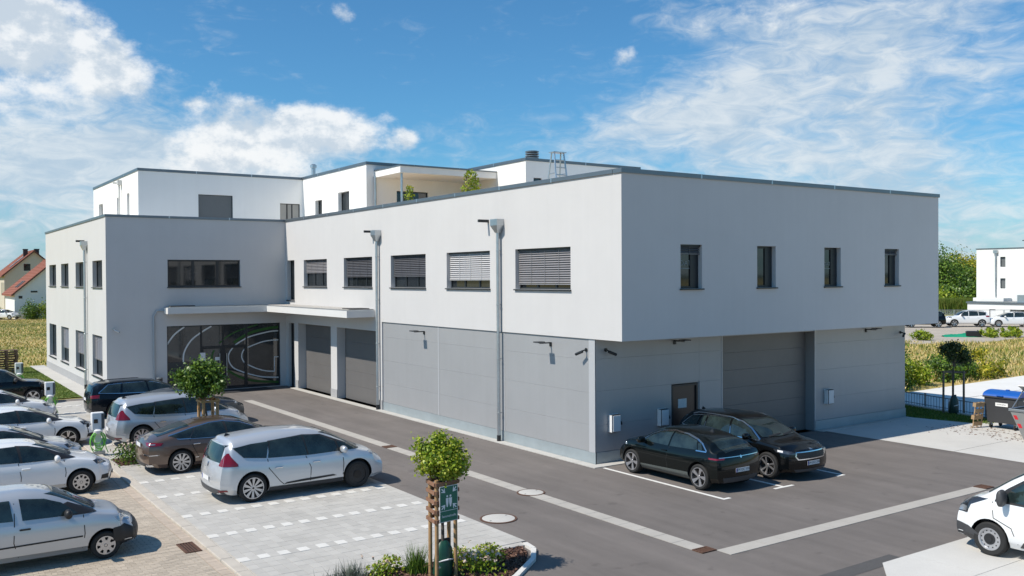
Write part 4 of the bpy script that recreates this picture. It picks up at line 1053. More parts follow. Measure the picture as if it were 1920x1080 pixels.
    # handles
    for hx, hz in s.get('handles', []):
        for sg in (-1, 1):
            hit, nrm, _, _ = bvh.ray_cast(Vector((hx, sg*3, hz)), Vector((0, -sg, 0)))
            if hit is None: continue
            mb = MB(); mb.box(-.10, .10, -.022, .022, -.017, .017); o = mb.build('door_handle', s.get('handle_m', pm), t, bevel=.012); o.location = hit+Vector((0, sg*.016, 0))
    # mirrors
    mx, mz = s['mirror']
    for sg in (-1, 1):
        hit, nrm, _, _ = bvh.ray_cast(Vector((mx, sg*3, mz-.05)), Vector((0, -sg, 0)))
        y = hit.y if hit else sg*W*.93
        mb = MB(); mb.lathe([(.02, -.13), (.075, -.115), (.095, -.05), (.098, .02), (.09, .10), (.06, .13)], 14, axis='y'); o = mb.build('mirror', s.get('mirror_m', pm), t, 50)
        o.location = (mx, y+sg*.16, mz+.02); o.scale = (.75, 1.0*sg, .95*s.get('mirror_h', 1))
        mb = MB(); mb.box(-.03, .03, -.10, .06, -.03, .03); a = mb.build('mirror_arm', black_pl, t); a.location = (mx, y+sg*.04, mz-.05)
    # wheels
    ty, rim = wheel_meshes(r, s['rim'])
    for k, x in enumerate((wb/2, -wb/2)):
        for sg in (-1, 1):
            if k == 0 and s.get('rim_front') and sg == -1: ty_, rim_ = wheel_meshes(r, s['rim_front'])
            else: ty_, rim_ = ty, rim
            w = inst('wheel', ty_, t, (x, sg*(W-.125), r), (0, 0, math.pi if sg < 0 else 0))
            inst('rim', rim_, w, (0, 0, 0), (0, random.uniform(0, 1), 0))
    # plates
    for where, z, lean in s.get('plates', []):
        sgn = 1 if where == 'front' else -1
        hit, nrm, _, _ = bvh.ray_cast(Vector((sgn*6, 0, z)), Vector((-sgn, 0, 0)))
        rot = Matrix.Translation(hit+Vector((sgn*.022, 0, 0))) @ Matrix.Rotation(math.pi/2 if sgn > 0 else -math.pi/2, 4, 'Z') @ Matrix.Rotation(math.pi/2, 4, 'X')
        mb = MB(); mb.box(-.26, .26, -.056, .056, -.006, 0); p = mb.build('number_plate', plate_m, t); p.matrix_local = rot
        mb = MB(); mb.box(-.259, -.215, -.055, .055, .0002, .002); mb.build('plate_band', plate_blue, p)
        if s.get('plate_text'):
            text_obj('plate_text', s['plate_text'], .098, ink_m, p, Matrix.Translation((.02, 0, .001)), .0008)
    # aerial
    if 'fin' in s:
        fx = s['fin']; hit, _, _, _ = bvh.ray_cast(Vector((fx, 0, 4)), Vector((0, 0, -1)))
        mb = MB(); b = len(mb.v); mb.v += [(-.09, -.022, -.01), (.09, -.022, -.01), (.09, .022, -.01), (-.09, .022, -.01), (-.06, -.006, .06), (-.02, -.006, .06), (-.02, .006, .06), (-.06, .006, .06)]
        for f in ((3, 2, 1, 0), (4, 5, 6, 7), (0, 1, 5, 4), (1, 2, 6, 5), (2, 3, 7, 6), (3, 0, 4, 7)): mb.f.append(tuple(b+i for i in f)); mb.mi.append(0)
        o = mb.build('aerial_fin', black_pl, t); o.location = hit
    # roof rails
    if 'rails' in s:
        x0, x1, yy, m = s['rails']
        for sg in (-1, 1):
            pts = []
            for i in range(9):
                x = x0+(x1-x0)*i/8; hit, _, _, _ = bvh.ray_cast(Vector((x, sg*yy, 4)), Vector((0, 0, -1)))
                pts.append(hit+Vector((0, 0, .045 if 0 < i < 8 else .0)))
            mb = MB(); mb.tube(pts, .018, 8); mb.build('roof_rail', m, t, 50)
    # wipers
    if s.get('wipers', True):
        zc, zr_, yc, yr = s['screen']
        for y0, y1 in ((.05, .55), (-.5, .0)):
            decal('wiper', [(y0, zc-.005), (y1, zc+.03), (y1, zc+.05), (y0, zc+.02)], 0, black_pl, .018, .2)
    return t

silver = paint('silver', (.53, .545, .565), .45, .30); silver2 = paint('silver_pale', (.60, .615, .635), .42, .30); white_c = paint('white', (.78, .785, .79), 0, .3)
black_c = paint('black', (.0030, .0036, .0042), .0, .3, .75); blue_c = paint('dark_blue', (.006, .010, .016), .2, .25, .6); brown_c = paint('brown', (.15, .10, .074), .5, .3)
grey_c = paint('dark_grey', (.06, .062, .066), .6, .3); green_blk = paint('black_green', (.0028, .0045, .0045), .0, .3, .75)

SCENIC = dict(name='silver_people_carrier', paint=silver2, wb=2.80, xf=2.33, xr=-2.30, w=1.865, r=.355, z0=.20,
    top=[(-2.30, 1.46), (-2.05, 1.53), (-1.5, 1.60), (-.6, 1.655), (.1, 1.635), (.55, 1.55), (1.0, 1.36), (1.45, 1.12), (1.66, 1.03), (2.05, .93), (2.33, .74)],
    belt=[(-2.30, 1.10), (-1.8, 1.05), (-1.0, .99), (0, .965), (1.3, .965), (1.9, .86), (2.33, .66)],
    fdx=[(.15, -.12), (.28, -.02), (.45, 0), (.62, -.03), (.78, -.16), (1.0, -.28)], rdx=[(.15, -.12), (.30, -.02), (.55, 0), (.80, -.04), (1.05, -.10), (1.45, -.27)], wr=.90,
    win=[[(-1.86, 1.36), (-1.62, 1.12), (-1.05, 1.055), (-.96, 1.44), (-1.4, 1.42)], [(-1.01, 1.055), (.02, 1.015), (-.08, 1.50), (-.92, 1.445)], [(.06, 1.015), (.88, 1.03), (.80, 1.28), (.40, 1.46), (-.04, 1.50)], [(.92, 1.03), (1.50, 1.035), (1.22, 1.17), (.86, 1.27)]],
    pillar=[(-.98, 1.05), (.10, 1.01), (1.50, 1.03), (1.40, 1.10), (.45, 1.475), (-.05, 1.515), (-.98, 1.455)],
    screen=(1.06, 1.52, .72, .58), rear=(1.03, 1.42, .69, .61),
    decals=[('tail_lamp', [(-.27, .93), (.18, .955), (.15, 1.03), (.0, 1.25), (-.04, 1.25), (-.26, .98)], 140, lamp_red, True),
            ('headlamp', [(-.26, .80), (-.30, .86), (.10, .94), (.26, .93), (.22, .84)], 52, lamp_clear, True),
            ('sill_trim', [(-1.00, .22), (1.00, .22), (.98, .34), (-.98, .32)], 90, grey_pl, False), ('sill_trim', [(-1.00, .22), (1.00, .22), (.98, .34), (-.98, .32)], -90, grey_pl, False),
            ('door_moulding', [(-.62, .36), (.15, .38), (.80, .41), (.70, .45), (-.1, .43), (-.55, .40)], -90, black_pl, False), ('door_moulding', [(-.62, .36), (.15, .38), (.80, .41), (.70, .45), (-.1, .43), (-.55, .40)], 90, black_pl, False),
            ('rear_valance', [(-.78, .24), (.78, .24), (.80, .40), (-.80, .40)], 180, grey_pl, False), ('bumper_grille', [(-.7, .25), (.7, .25), (.6, .46), (-.6, .46)], 0, black_pl, False),
            ('upper_grille', [(-.45, .66), (.45, .66), (.5, .74), (-.5, .74)], 0, chrome_m, False), ('rear_badge', [(-.05, .86), (.05, .86), (.05, .97), (-.05, .97)], 180, chrome_m, False),
            ('reflector', [(-.06, .33), (.16, .33), (.16, .38), (-.06, .38)], 150, lamp_red, True)],
    lines=[('door_seam', [(-.02, 1.0), (.10, .70), (.08, .36)], .018, ink_m), ('door_seam', [(.98, 1.02), (1.0, .70), (.98, .40)], .018, ink_m), ('door_seam', [(-1.02, 1.03), (-1.0, .80), (-.72, .45), (-.62, .36)], .018, ink_m)],
    handles=[(-.75, .80), (.25, .83)], handle_m=chrome_m, mirror=(.96, 1.06), rim='twin10', rim_front='black_steel', plates=[('rear', .60, 0), ('front', .42, 0)], fin=-1.75)
FOX = dict(name='silver_small_hatchback', paint=silver, wb=2.465, xf=1.99, xr=-1.84, w=1.66, r=.285, z0=.20,
    top=[(-1.84, 1.38), (-1.6, 1.47), (-1.0, 1.535), (-.3, 1.545), (.15, 1.49), (.6, 1.30), (1.05, 1.06), (1.25, .985), (1.7, .90), (1.99, .72)],
    belt=[(-1.84, 1.0), (-1.0, .98), (0, .95), (1.0, .93), (1.6, .83), (1.99, .64)],
    fdx=[(.15, -.12), (.28, -.02), (.45, 0), (.6, -.05), (.75, -.18), (1, -.3)], wf=.86, bowf=.30, tum=.16,
    win=[[(-1.45, 1.34), (-1.50, 1.06), (-.44, 1.02), (-.50, 1.40), (-1.0, 1.40)], [(-.28, 1.01), (.52, .995), (.72, 1.02), (.42, 1.25), (.12, 1.36), (-.33, 1.41)]],
    pillar=[(.48, .985), (1.08, .985), (1.02, 1.03), (.55, 1.24), (.46, 1.22)],
    screen=(1.03, 1.44, .60, .52), rear=(1.05, 1.38, .56, .50),
    decals=[('headlamp', [(-.20, .70), (-.24, .80), (.04, .87), (.24, .84), (.20, .74)], 50, lamp_clear, True),
            ('front_bumper', [(-.62, .22), (.62, .22), (.62, .62), (.30, .68), (-.30, .68), (-.62, .62)], 0, black_pl, False), ('front_bumper', [(-.10, .22), (.30, .22), (.30, .62), (.05, .66), (-.18, .52)], 55, black_pl, True),
            ('side_strip', [(-.86, .515), (.80, .535), (.80, .565), (-.86, .545)], -90, black_pl, False), ('side_strip', [(-.86, .515), (.80, .535), (.80, .565), (-.86, .545)], 90, black_pl, False),
            ('tail_lamp', [(-.1, .78), (.1, .78), (.1, 1.0), (-.1, 1.0)], 145, lamp_red, True)],
    lines=[('door_seam', [(-.42, 1.35), (-.42, 1.0), (-.44, .60), (-.36, .30)], .016, ink_m), ('door_seam', [(.82, .97), (.84, .60), (.80, .30)], .017, ink_m)],
    handles=[(-.24, .845)], handle_m=black_pl, mirror=(.52, 1.04), mirror_m=black_pl, rim='cap7')
ASTRA = dict(name='white_estate_car', paint=white_c, wb=2.66, xf=2.23, xr=-2.40, w=1.81, r=.315, z0=.19,
    top=[(-2.40, 1.34), (-2.0, 1.42), (-1.2, 1.475), (-.4, 1.485), (.1, 1.45), (.6, 1.29), (1.15, 1.05), (1.35, .985), (1.85, .88), (2.23, .70)],
    belt=[(-2.40, .98), (-1.2, .95), (0, .93), (1.2, .92), (1.8, .82), (2.23, .62)], wf=.86, bowf=.30,
    win=[[(-2.0, 1.28), (-1.75, 1.05), (-1.2, 1.02), (-1.15, 1.36), (-1.6, 1.36)], [(-1.12, 1.015), (-.12, .99), (-.20, 1.39), (-1.08, 1.37)], [(-.06, .985), (.86, .985), (.55, 1.20), (.30, 1.31), (-.12, 1.39)]],
    pillar=[(-.14, .98), (1.22, .975), (.95, 1.08), (.50, 1.275), (.10, 1.375), (-.22, 1.405)],
    screen=(1.04, 1.39, .64, .54), rear=(1.05, 1.34, .60, .55),
    decals=[('headlamp', [(-.30, .72), (-.30, .78), (.10, .87), (.26, .86), (.20, .76)], 52, lamp_dark, True), ('headlamp_lens', [(-.20, .735), (-.2, .765), (.0, .80), (.05, .775)], 52, lamp_clear, True),
            ('bumper_grille', [(-.6, .26), (.6, .26), (.5, .44), (-.5, .44)], 0, black_pl, False), ('fog_lamp', [(-.12, .33), (.10, .33), (.08, .44), (-.12, .46)], 52, black_pl, True),
            ('tail_lamp', [(-.2, .80), (.12, .80), (.12, .95), (-.2, .95)], 145, lamp_red, True)],
    lines=[('door_seam', [(-.16, .98), (-.10, .62), (-.12, .30)], .017, ink_m), ('door_seam', [(.92, .96), (.96, .62), (.92, .30)], .017, ink_m), ('door_seam', [(-1.15, 1.0), (-1.0, .62), (-.85, .32)], .017, ink_m)],
    handles=[(.02, .82), (-.98, .80)], mirror=(.74, 1.01), rim='cap9', plates=[('front', .40, 0)])
INSIG = dict(ASTRA, name='white_fastback_car', wb=2.83, xf=2.42, xr=-2.48, w=1.86, r=.345, rim='five_dark',
    top=[(-2.48, 1.02), (-2.1, 1.12), (-1.4, 1.33), (-.5, 1.455), (.05, 1.43), (.6, 1.27), (1.15, 1.05), (1.42, .965), (2.0, .86), (2.42, .68)],
    belt=[(-2.48, .95), (-1.2, .94), (0, .92), (1.3, .90), (2.0, .80), (2.42, .60)],
    win=[[(-1.75, 1.10), (-1.2, 1.02), (-1.12, 1.30), (-1.5, 1.22)], [(-1.12, 1.01), (-.06, .98), (-.14, 1.37), (-1.06, 1.31)], [(.0, .975), (.95, .975), (.62, 1.17), (.30, 1.29), (-.06, 1.37)]],
    pillar=[(-.08, .97), (1.30, .965), (1.0, 1.06), (.55, 1.255), (.10, 1.36), (-.16, 1.385)], screen=(1.02, 1.37, .64, .54), handles=[(.06, .83), (-.98, .83)], mirror=(.82, 1.0),
    lines=[('door_seam', [(-.10, .97), (-.04, .62), (-.06, .30)], .017, ink_m), ('door_seam', [(1.0, .94), (1.02, .62), (.98, .30)], .017, ink_m)])
INSIG.pop('rear'); INSIG['rear_top'] = [(-2.0, -.52), (-1.25, -.56), (-1.25, .56), (-2.0, .52)]
DUSTER = dict(name='black_off_roader', paint=black_c, wb=2.67, xf=2.12, xr=-2.20, w=1.82, r=.36, z0=.27,
    top=[(-2.20, 1.55), (-1.8, 1.63), (-1.0, 1.67), (-.2, 1.665), (.2, 1.62), (.6, 1.42), (.95, 1.18), (1.12, 1.12), (1.75, 1.06), (2.12, .90)],
    belt=[(-2.20, 1.10), (-1.0, 1.07), (0, 1.04), (1.1, 1.04), (1.8, .98), (2.12, .82)], fdx=[(.2, -.14), (.35, -.03), (.6, 0), (.85, -.04), (1.0, -.12), (1.1, -.2)], wf=.90,
    win=[[(-1.75, 1.48), (-1.70, 1.18), (-1.05, 1.13), (-1.0, 1.56)], [(-1.0, 1.13), (-.08, 1.10), (-.12, 1.57), (-.96, 1.56)], [(-.02, 1.10), (.70, 1.10), (.62, 1.30), (.25, 1.55), (-.06, 1.57)]],
    screen=(1.16, 1.57, .70, .58), rear=(1.15, 1.5, .60, .54), decals=[('headlamp', [(-.25, .88), (-.25, 1.0), (.15, 1.02), (.22, .92)], 50, lamp_dark, True), ('sill_trim', [(-.9, .28), (.9, .28), (.9, .40), (-.9, .40)], -90, grey_pl, False)],
    lines=[], handles=[(0.0, .95), (-.95, .95)], mirror=(.62, 1.17), mirror_m=grey_pl, rim='blade5', rails=(-1.6, .1, .62, black_pl))
PASSAT = dict(name='dark_blue_estate_car', paint=blue_c, wb=2.79, xf=2.33, xr=-2.44, w=1.83, r=.335, z0=.19,
    top=[(-2.44, 1.36), (-2.1, 1.44), (-1.2, 1.50), (-.4, 1.51), (.1, 1.47), (.6, 1.31), (1.15, 1.08), (1.4, 1.0), (1.95, .90), (2.33, .72)],
    belt=[(-2.44, 1.0), (-1.2, .97), (0, .95), (1.2, .94), (1.85, .84), (2.33, .64)],
    win=[[(-2.02, 1.08), (-1.90, 1.06), (-1.22, 1.03), (-1.16, 1.39), (-1.66, 1.37)], [(-1.12, 1.025), (-.10, 1.0), (-.18, 1.41), (-1.08, 1.40)], [(-.04, 1.0), (1.15, 1.0), (.62, 1.23), (.20, 1.37), (-.10, 1.41)]],
    screen=(1.05, 1.42, .70, .57), rear=(1.04, 1.36, .62, .56),
    decals=[('tail_lamp', [(-.17, .87), (.14, .87), (.16, .98), (-.14, 1.0)], 148, lamp_red, True), ('headlamp', [(-.25, .74), (-.25, .82), (.15, .90), (.24, .80)], 52, lamp_clear, True)],
    lines=[('chrome_strip', [(-2.05, 1.08), (-1.66, 1.385), (-1.1, 1.415), (-.15, 1.425), (.20, 1.385), (.65, 1.24), (1.2, 1.0)], .022, chrome_m), ('chrome_strip', [(-2.05, 1.07), (-1.2, 1.015), (0, .985), (1.2, .985)], .020, chrome_m)],
    handles=[(.0, .86), (-1.0, .86)], mirror=(.80, 1.03), rim='fan10', rails=(-1.9, .0, .60, black_pl), plates=[('rear', .80, 0)])
MONDEO = dict(name='brown_fastback_car', paint=brown_c, wb=2.85, xf=2.42, xr=-2.45, w=1.85, r=.345, z0=.19,
    top=[(-2.45, 1.02), (-2.15, 1.09), (-1.75, 1.19), (-1.2, 1.35), (-.5, 1.465), (-.1, 1.475), (.3, 1.43), (.8, 1.26), (1.25, 1.06), (1.5, .985), (2.05, .89), (2.42, .70)],
    belt=[(-2.45, .96), (-1.8, .97), (-1.0, .95), (0, .93), (1.3, .92), (2.0, .82), (2.42, .62)], rdx=[(.15, -.14), (.32, -.02), (.55, 0), (.85, -.02), (1.0, -.10), (1.2, -.2)],
    win=[[(-1.72, 1.11), (-1.45, 1.03), (-1.18, 1.02), (-1.02, 1.285)], [(-1.14, 1.015), (-.06, .985), (-.16, 1.38), (-.55, 1.375), (-.98, 1.295)], [(.0, .98), (1.15, .99), (.74, 1.18), (.38, 1.31), (-.08, 1.385)]],
    pillar=[(-1.14, 1.0), (.04, .97), (-.05, 1.39), (-.16, 1.395), (-.55, 1.385), (-1.0, 1.30)],
    screen=(1.03, 1.39, .70, .57), rear_top=[(-2.02, -.50), (-1.12, -.56), (-1.12, .56), (-2.02, .50)],
    decals=[('tail_lamp', [(-.20, .87), (-.22, .95), (.06, .975), (.30, .96), (.18, .885)], 145, lamp_red, True), ('tail_lamp_lens', [(-.08, .905), (-.08, .935), (.10, .945), (.10, .91)], 145, lamp_clear, True), ('headlamp', [(-.25, .74), (-.25, .82), (.15, .90), (.24, .80)], 52, lamp_clear, True),
            ('chrome_bar', [(-.20, .60), (.30, .60), (.30, .625), (-.20, .625)], 130, chrome_m, True), ('rear_diffuser', [(-.55, .26), (.55, .26), (.6, .36), (-.6, .36)], 180, grey_pl, False), ('exhaust', [(.0, .27), (.18, .27), (.18, .34), (.0, .34)], 160, chrome_m, True)],
    lines=[('chrome_strip', [(-1.76, 1.11), (-1.48, 1.015), (-1.1, 1.0), (0, .968), (1.2, .975)], .020, chrome_m), ('chrome_strip', [(-1.74, 1.12), (-1.02, 1.305), (-.55, 1.395), (-.12, 1.41), (.40, 1.33), (.78, 1.19)], .016, chrome_m),
           ('door_seam', [(-.12, .96), (-.04, .62), (-.06, .30)], .017, ink_m), ('door_seam', [(-1.18, 1.0), (-1.05, .70), (-.9, .40)], .017, ink_m), ('chrome_strip', [(-1.02, .45), (-.92, .45)], .016, chrome_m)],
    handles=[(.06, .84), (-.98, .85)], handle_m=chrome_m, mirror=(.82, 1.02), rim='fan10', plates=[('rear', .86, 0)])
MEGANE = dict(name='black_electric_hatchback', paint=green_blk, wb=2.685, xf=2.10, xr=-2.10, w=1.80, r=.345, z0=.19,
    top=[(-2.10, 1.10), (-1.88, 1.20), (-1.55, 1.32), (-1.0, 1.44), (-.3, 1.50), (.1, 1.49), (.5, 1.39), (.95, 1.17), (1.2, 1.05), (1.7, .97), (2.10, .80)],
    belt=[(-2.10, 1.02), (-1.5, 1.01), (-.6, .97), (.2, .96), (1.1, .97), (1.7, .91), (2.10, .74)], rdx=[(.15, -.16), (.32, -.03), (.55, 0), (.80, -.03), (.95, -.06), (1.2, -.24)], tum=.22,
    win=[[(-1.42, 1.07), (-1.28, 1.05), (-1.20, 1.22), (-1.30, 1.24)], [(-1.24, 1.05), (-.20, 1.01), (-.26, 1.385), (-.70, 1.36), (-1.14, 1.27)], [(-.14, 1.01), (.90, 1.02), (.60, 1.20), (.30, 1.33), (-.20, 1.39)]],
    screen=(1.09, 1.42, .68, .54), rear_top=[(-1.95, -.50), (-1.50, -.54), (-1.50, .54), (-1.95, .50)],
    decals=[('tail_lamp', [(-.16, .875), (.22, .875), (.24, .925), (-.16, .915)], 150, lamp_red, True), ('light_bar', [(-.75, .925), (.75, .925), (.75, .94), (-.75, .94)], 180, chrome_m, False), ('rear_badge', [(0, .875), (.045, .92), (0, .965), (-.045, .92)], 180, chrome_m, False),
            ('sill_trim', [(-.98, .24), (.95, .24), (.93, .37), (-.95, .42)], 90, mat('trim_green_grey', (.085, .095, .09), .45, var=0), False), ('sill_trim', [(-.98, .24), (.95, .24), (.93, .37), (-.95, .42)], -90, mat('trim_green_grey', (.085, .095, .09), .45, var=0), False),
            ('rear_diffuser', [(-.6, .26), (.6, .26), (.66, .40), (-.66, .40)], 180, grey_pl, False), ('headlamp', [(-.2, .76), (-.2, .82), (.2, .88), (.24, .82)], 50, lamp_clear, True)],
    lines=[('chrome_strip', [(-1.58, 1.06), (-1.36, 1.22), (-1.12, 1.31), (-.70, 1.395), (-.20, 1.425), (.30, 1.365), (.62, 1.235), (.95, 1.02)], .030, chrome_m), ('chrome_strip', [(-1.58, 1.045), (-1.2, 1.035)], .03, chrome_m), ('door_seam', [(-.20, 1.0), (-.12, .66), (-.16, .40)], .010, ink_m)],
    handles=[(-.02, .88)], mirror=(.80, 1.05), rim='blade5', plates=[('rear', .58, 0)], plate_text='EM OC 170', fin=-1.0)
ENYAQ = dict(name='black_crossover', paint=black_c, wb=2.77, xf=2.26, xr=-2.36, w=1.88, r=.375, z0=.20,
    top=[(-2.36, 1.42), (-2.0, 1.53), (-1.2, 1.60), (-.4, 1.615), (.1, 1.58), (.6, 1.41), (1.1, 1.16), (1.32, 1.07), (1.85, .99), (2.26, .86)],
    belt=[(-2.36, 1.06), (-1.2, 1.03), (0, 1.0), (1.2, .99), (1.8, .92), (2.26, .79)], fdx=[(.15, -.14), (.30, -.02), (.5, 0), (.80, -.03), (.95, -.14), (1.1, -.24)], wf=.88, bowf=.24,
    win=[[(-1.98, 1.13), (-1.70, 1.10), (-1.42, 1.09), (-1.34, 1.44), (-1.66, 1.42)], [(-1.36, 1.085), (-1.10, 1.08), (-1.08, 1.46), (-1.26, 1.455)], [(-1.04, 1.075), (-.06, 1.05), (-.14, 1.50), (-1.0, 1.475)], [(.0, 1.05), (1.02, 1.05), (.60, 1.30), (.25, 1.44), (-.06, 1.50)]],
    screen=(1.11, 1.51, .72, .58), rear=(1.08, 1.42, .60, .54),
    decals=[('grille_frame', [(-.56, .60), (.56, .60), (.64, .70), (.60, .825), (-.60, .825), (-.64, .70)], 0, chrome_m, False),
            ('headlamp', [(-.34, .74), (-.34, .80), (.10, .87), (.32, .87), (.22, .79)], 48, lamp_dark, True), ('headlamp_lens', [(.06, .80), (.06, .845), (.2, .865), (.2, .815)], 48, white_paint, True),
            ('grille', [(-.53, .625), (.53, .625), (.60, .70), (.565, .80), (-.565, .80), (-.60, .70)], 0, black_pl, False), ('lower_grille', [(-.60, .26), (.60, .26), (.66, .34), (-.66, .34)], 0, grey_pl, False), ('sill_trim', [(-.95, .24), (.95, .24), (.95, .36), (-.95, .36)], 90, grey_pl, False), ('sill_trim', [(-.95, .24), (.95, .24), (.95, .36), (-.95, .36)], -90, grey_pl, False),
            ('bonnet_badge', [(-.05, .845), (.05, .845), (.05, .885), (-.05, .885)], 0, chrome_m, False)],
    lines=[('chrome_strip', [(-2.04, 1.13), (-1.68, 1.435), (-1.3, 1.475), (-.6, 1.51), (-.10, 1.52), (.28, 1.455), (.64, 1.31), (1.08, 1.05)], .022, chrome_m), ('chrome_strip', [(-2.04, 1.12), (-1.3, 1.07), (0, 1.03), (1.08, 1.035)], .022, chrome_m),
           ('chrome_strip', [(-1.09, 1.07), (-1.05, 1.48)], .02, chrome_m), ('chrome_strip', [(-.04, 1.05), (-.11, 1.51)], .02, chrome_m), ('door_seam', [(.0, 1.0), (.06, .7), (.04, .36)], .01, ink_m)],
    handles=[(.1, .92), (-1.0, .93)], mirror=(.72, 1.10), rim='turbine', plates=[('front', .50, 0)], plate_text='EM DO 290', rails=(-1.7, .15, .66, chrome_m), fin=-1.9)
TRAFIC = dict(name='white_panel_van', paint=white_c, wb=3.10, xf=2.48, xr=-2.52, w=1.956, r=.345, z0=.22,
    top=[(-2.52, 1.93), (-2.2, 1.97), (.2, 1.97), (.75, 1.90), (1.10, 1.72), (1.55, 1.40), (1.88, 1.20), (2.15, 1.10), (2.36, 1.02), (2.48, .92)],
    belt=[(-2.52, 1.30), (.0, 1.25), (1.4, 1.14), (1.9, 1.06), (2.48, .84)], fdx=[(.2, -.10), (.32, -.02), (.5, 0), (.66, -.015), (.8, -.05), (1.0, -.12)], rdx=[(.2, -.05), (1, 0), (1.9, -.08)], wf=.90, wr=.97, bowf=.26, bowr=.04, tum=.09,
    win=[[(.38, 1.17), (1.34, 1.17), (1.12, 1.42), (.80, 1.66), (.34, 1.70)]], pillar=[(.34, 1.13), (1.46, 1.13), (1.42, 1.26), (1.20, 1.44), (.84, 1.69), (.30, 1.74)],
    screen=(1.26, 1.80, .78, .66), decals=[('headlamp', [(-.14, .78), (-.18, .92), (-.10, 1.06), (.20, 1.13), (.50, 1.16), (.22, .98), (.18, .80)], 55, lamp_dark, True), ('headlamp_lens', [(-.08, .80), (-.08, .90), (.16, .92), (.15, .82)], 55, lamp_clear, True),
            ('front_bumper', [(-.72, .24), (.72, .24), (.76, .62), (-.76, .62)], 0, grey_pl, False), ('front_bumper', [(-.30, .24), (.34, .24), (.40, .40), (.20, .54), (-.10, .58), (-.30, .66)], 55, grey_pl, True),
            ('upper_grille', [(-.5, .80), (.5, .80), (.5, .92), (-.5, .92)], 0, black_pl, False),
            ('side_moulding', [(-.9, .30), (.95, .30), (.85, .43), (-.9, .43)], 90, grey_pl, False), ('side_moulding', [(-.9, .30), (.95, .30), (.85, .43), (-.9, .43)], -90, grey_pl, False)],
    lines=[('door_seam', [(1.50, 1.12), (1.46, .80), (1.10, .66), (.98, .36)], .017, ink_m), ('door_seam', [(.28, 1.70), (.28, .30)], .017, ink_m)],
    handles=[(.42, 1.0)], handle_m=black_pl, mirror=(1.24, 1.24), mirror_m=grey_pl, mirror_h=1.9, rim='steel')

HX = 0.0
make_car(SCENIC, (-8.70, 2.42, 0), HX, 'silver people carrier with one black steel front wheel, nearest in the grey paved bays', scale=1.04, group='cars in the paved bays')
sc2 = dict(SCENIC, rim_front=None, paint=paint('silver_blue', (.54, .56, .59), .45, .28))
make_car(sc2, (-9.25, 12.25, 0), HX, 'silver people carrier behind the stake-supported round tree', scale=1.04, group='cars in the paved bays')
make_car(MONDEO, (-9.30, 7.1, 0), HX, 'brown fastback car with lit red tail lamps between two silver people carriers', group='cars in the paved bays')
make_car(PASSAT, (-8.65, 19.9, 0), HX, 'dark blue estate car with chrome window line, nearest the office wing wall', group='cars in the paved bays')
g2 = dict(MONDEO, name='dark_grey_car', paint=grey_c)
make_car(g2, (-8.3, 15.6, 0), HX, 'dark grey car mostly hidden between the dark blue estate and a silver people carrier', group='cars in the paved bays')
make_car(FOX, (-15.46, -.62, 0), HX, 'small silver hatchback with black front bumper on the beige paving', group='cars on the beige paving')
make_car(ASTRA, (-14.95, 6.05, 0), HX, 'white estate car with nine-spoke wheel covers behind the small silver hatchback', group='cars on the beige paving')
as2 = dict(ASTRA, name='pale_silver_car', paint=paint('pale_silver', (.58, .59, .61), .4, .3))
make_car(as2, (-15.2, 9.15, 0), HX, 'pale silver car whose bonnet shows between two white cars', group='cars on the beige paving')
make_car(INSIG, (-14.23, 13.60, 0), HX, 'white fastback car with black and silver star wheels', group='cars on the beige paving')
as3 = dict(ASTRA, name='white_hatchback', rim='fan10')
make_car(as3, (-14.45, 19.6, 0), HX, 'white car parked between the black off-roader and a white fastback', group='cars on the beige paving')
make_car(DUSTER, (-13.65, 26.7, 0), HX, 'black off-roader beside the lawn and charging post', group='cars on the beige paving')
make_car(MEGANE, (.99, -2.85, 0), math.pi/2, 'black hatchback parked nose to the hall wall below the wall chargers', group='cars in front of the hall')
make_car(ENYAQ, (3.62, -2.95, 0), -math.pi/2, 'black crossover with chrome-framed grille facing the yard', group='cars in front of the hall')
make_car(TRAFIC, (1.62, -13.33, 0), math.pi/2, 'white panel van with grey bumper and steel wheels, cut off by the picture edge', 'van')
far = dict(DUSTER, name='white_off_roader', paint=white_c, decals=DUSTER['decals']+[('tail_lamp', [(-.2, 1.0), (.15, 1.0), (.15, 1.15), (-.2, 1.15)], 145, lamp_red, True)])
make_car(far, (82.2, 34.4, 0), math.radians(136), 'white off-roader parked in front of the far white building', scale=1.08, group='far parked cars')
far2 = dict(PASSAT, name='white_estate_car', paint=white_c)
make_car(far2, (85.6, 31.2, 0), math.radians(136), 'white estate car parked beyond the weedy field, farthest from the hall', scale=1.08, group='far parked cars')
far3 = dict(DUSTER, name='dark_car', paint=black_c)
make_car(far3, (77.4, 36.6, 0), math.radians(136), 'dark car half hidden behind the hall corner', scale=1.05, group='far parked cars')
far4 = dict(ASTRA, name='white_car', paint=white_c)
make_car(far4, (-3.2, 133.2, .0), math.radians(-42), 'small white car beside the distant hedge and red-roofed house', group='far parked cars')
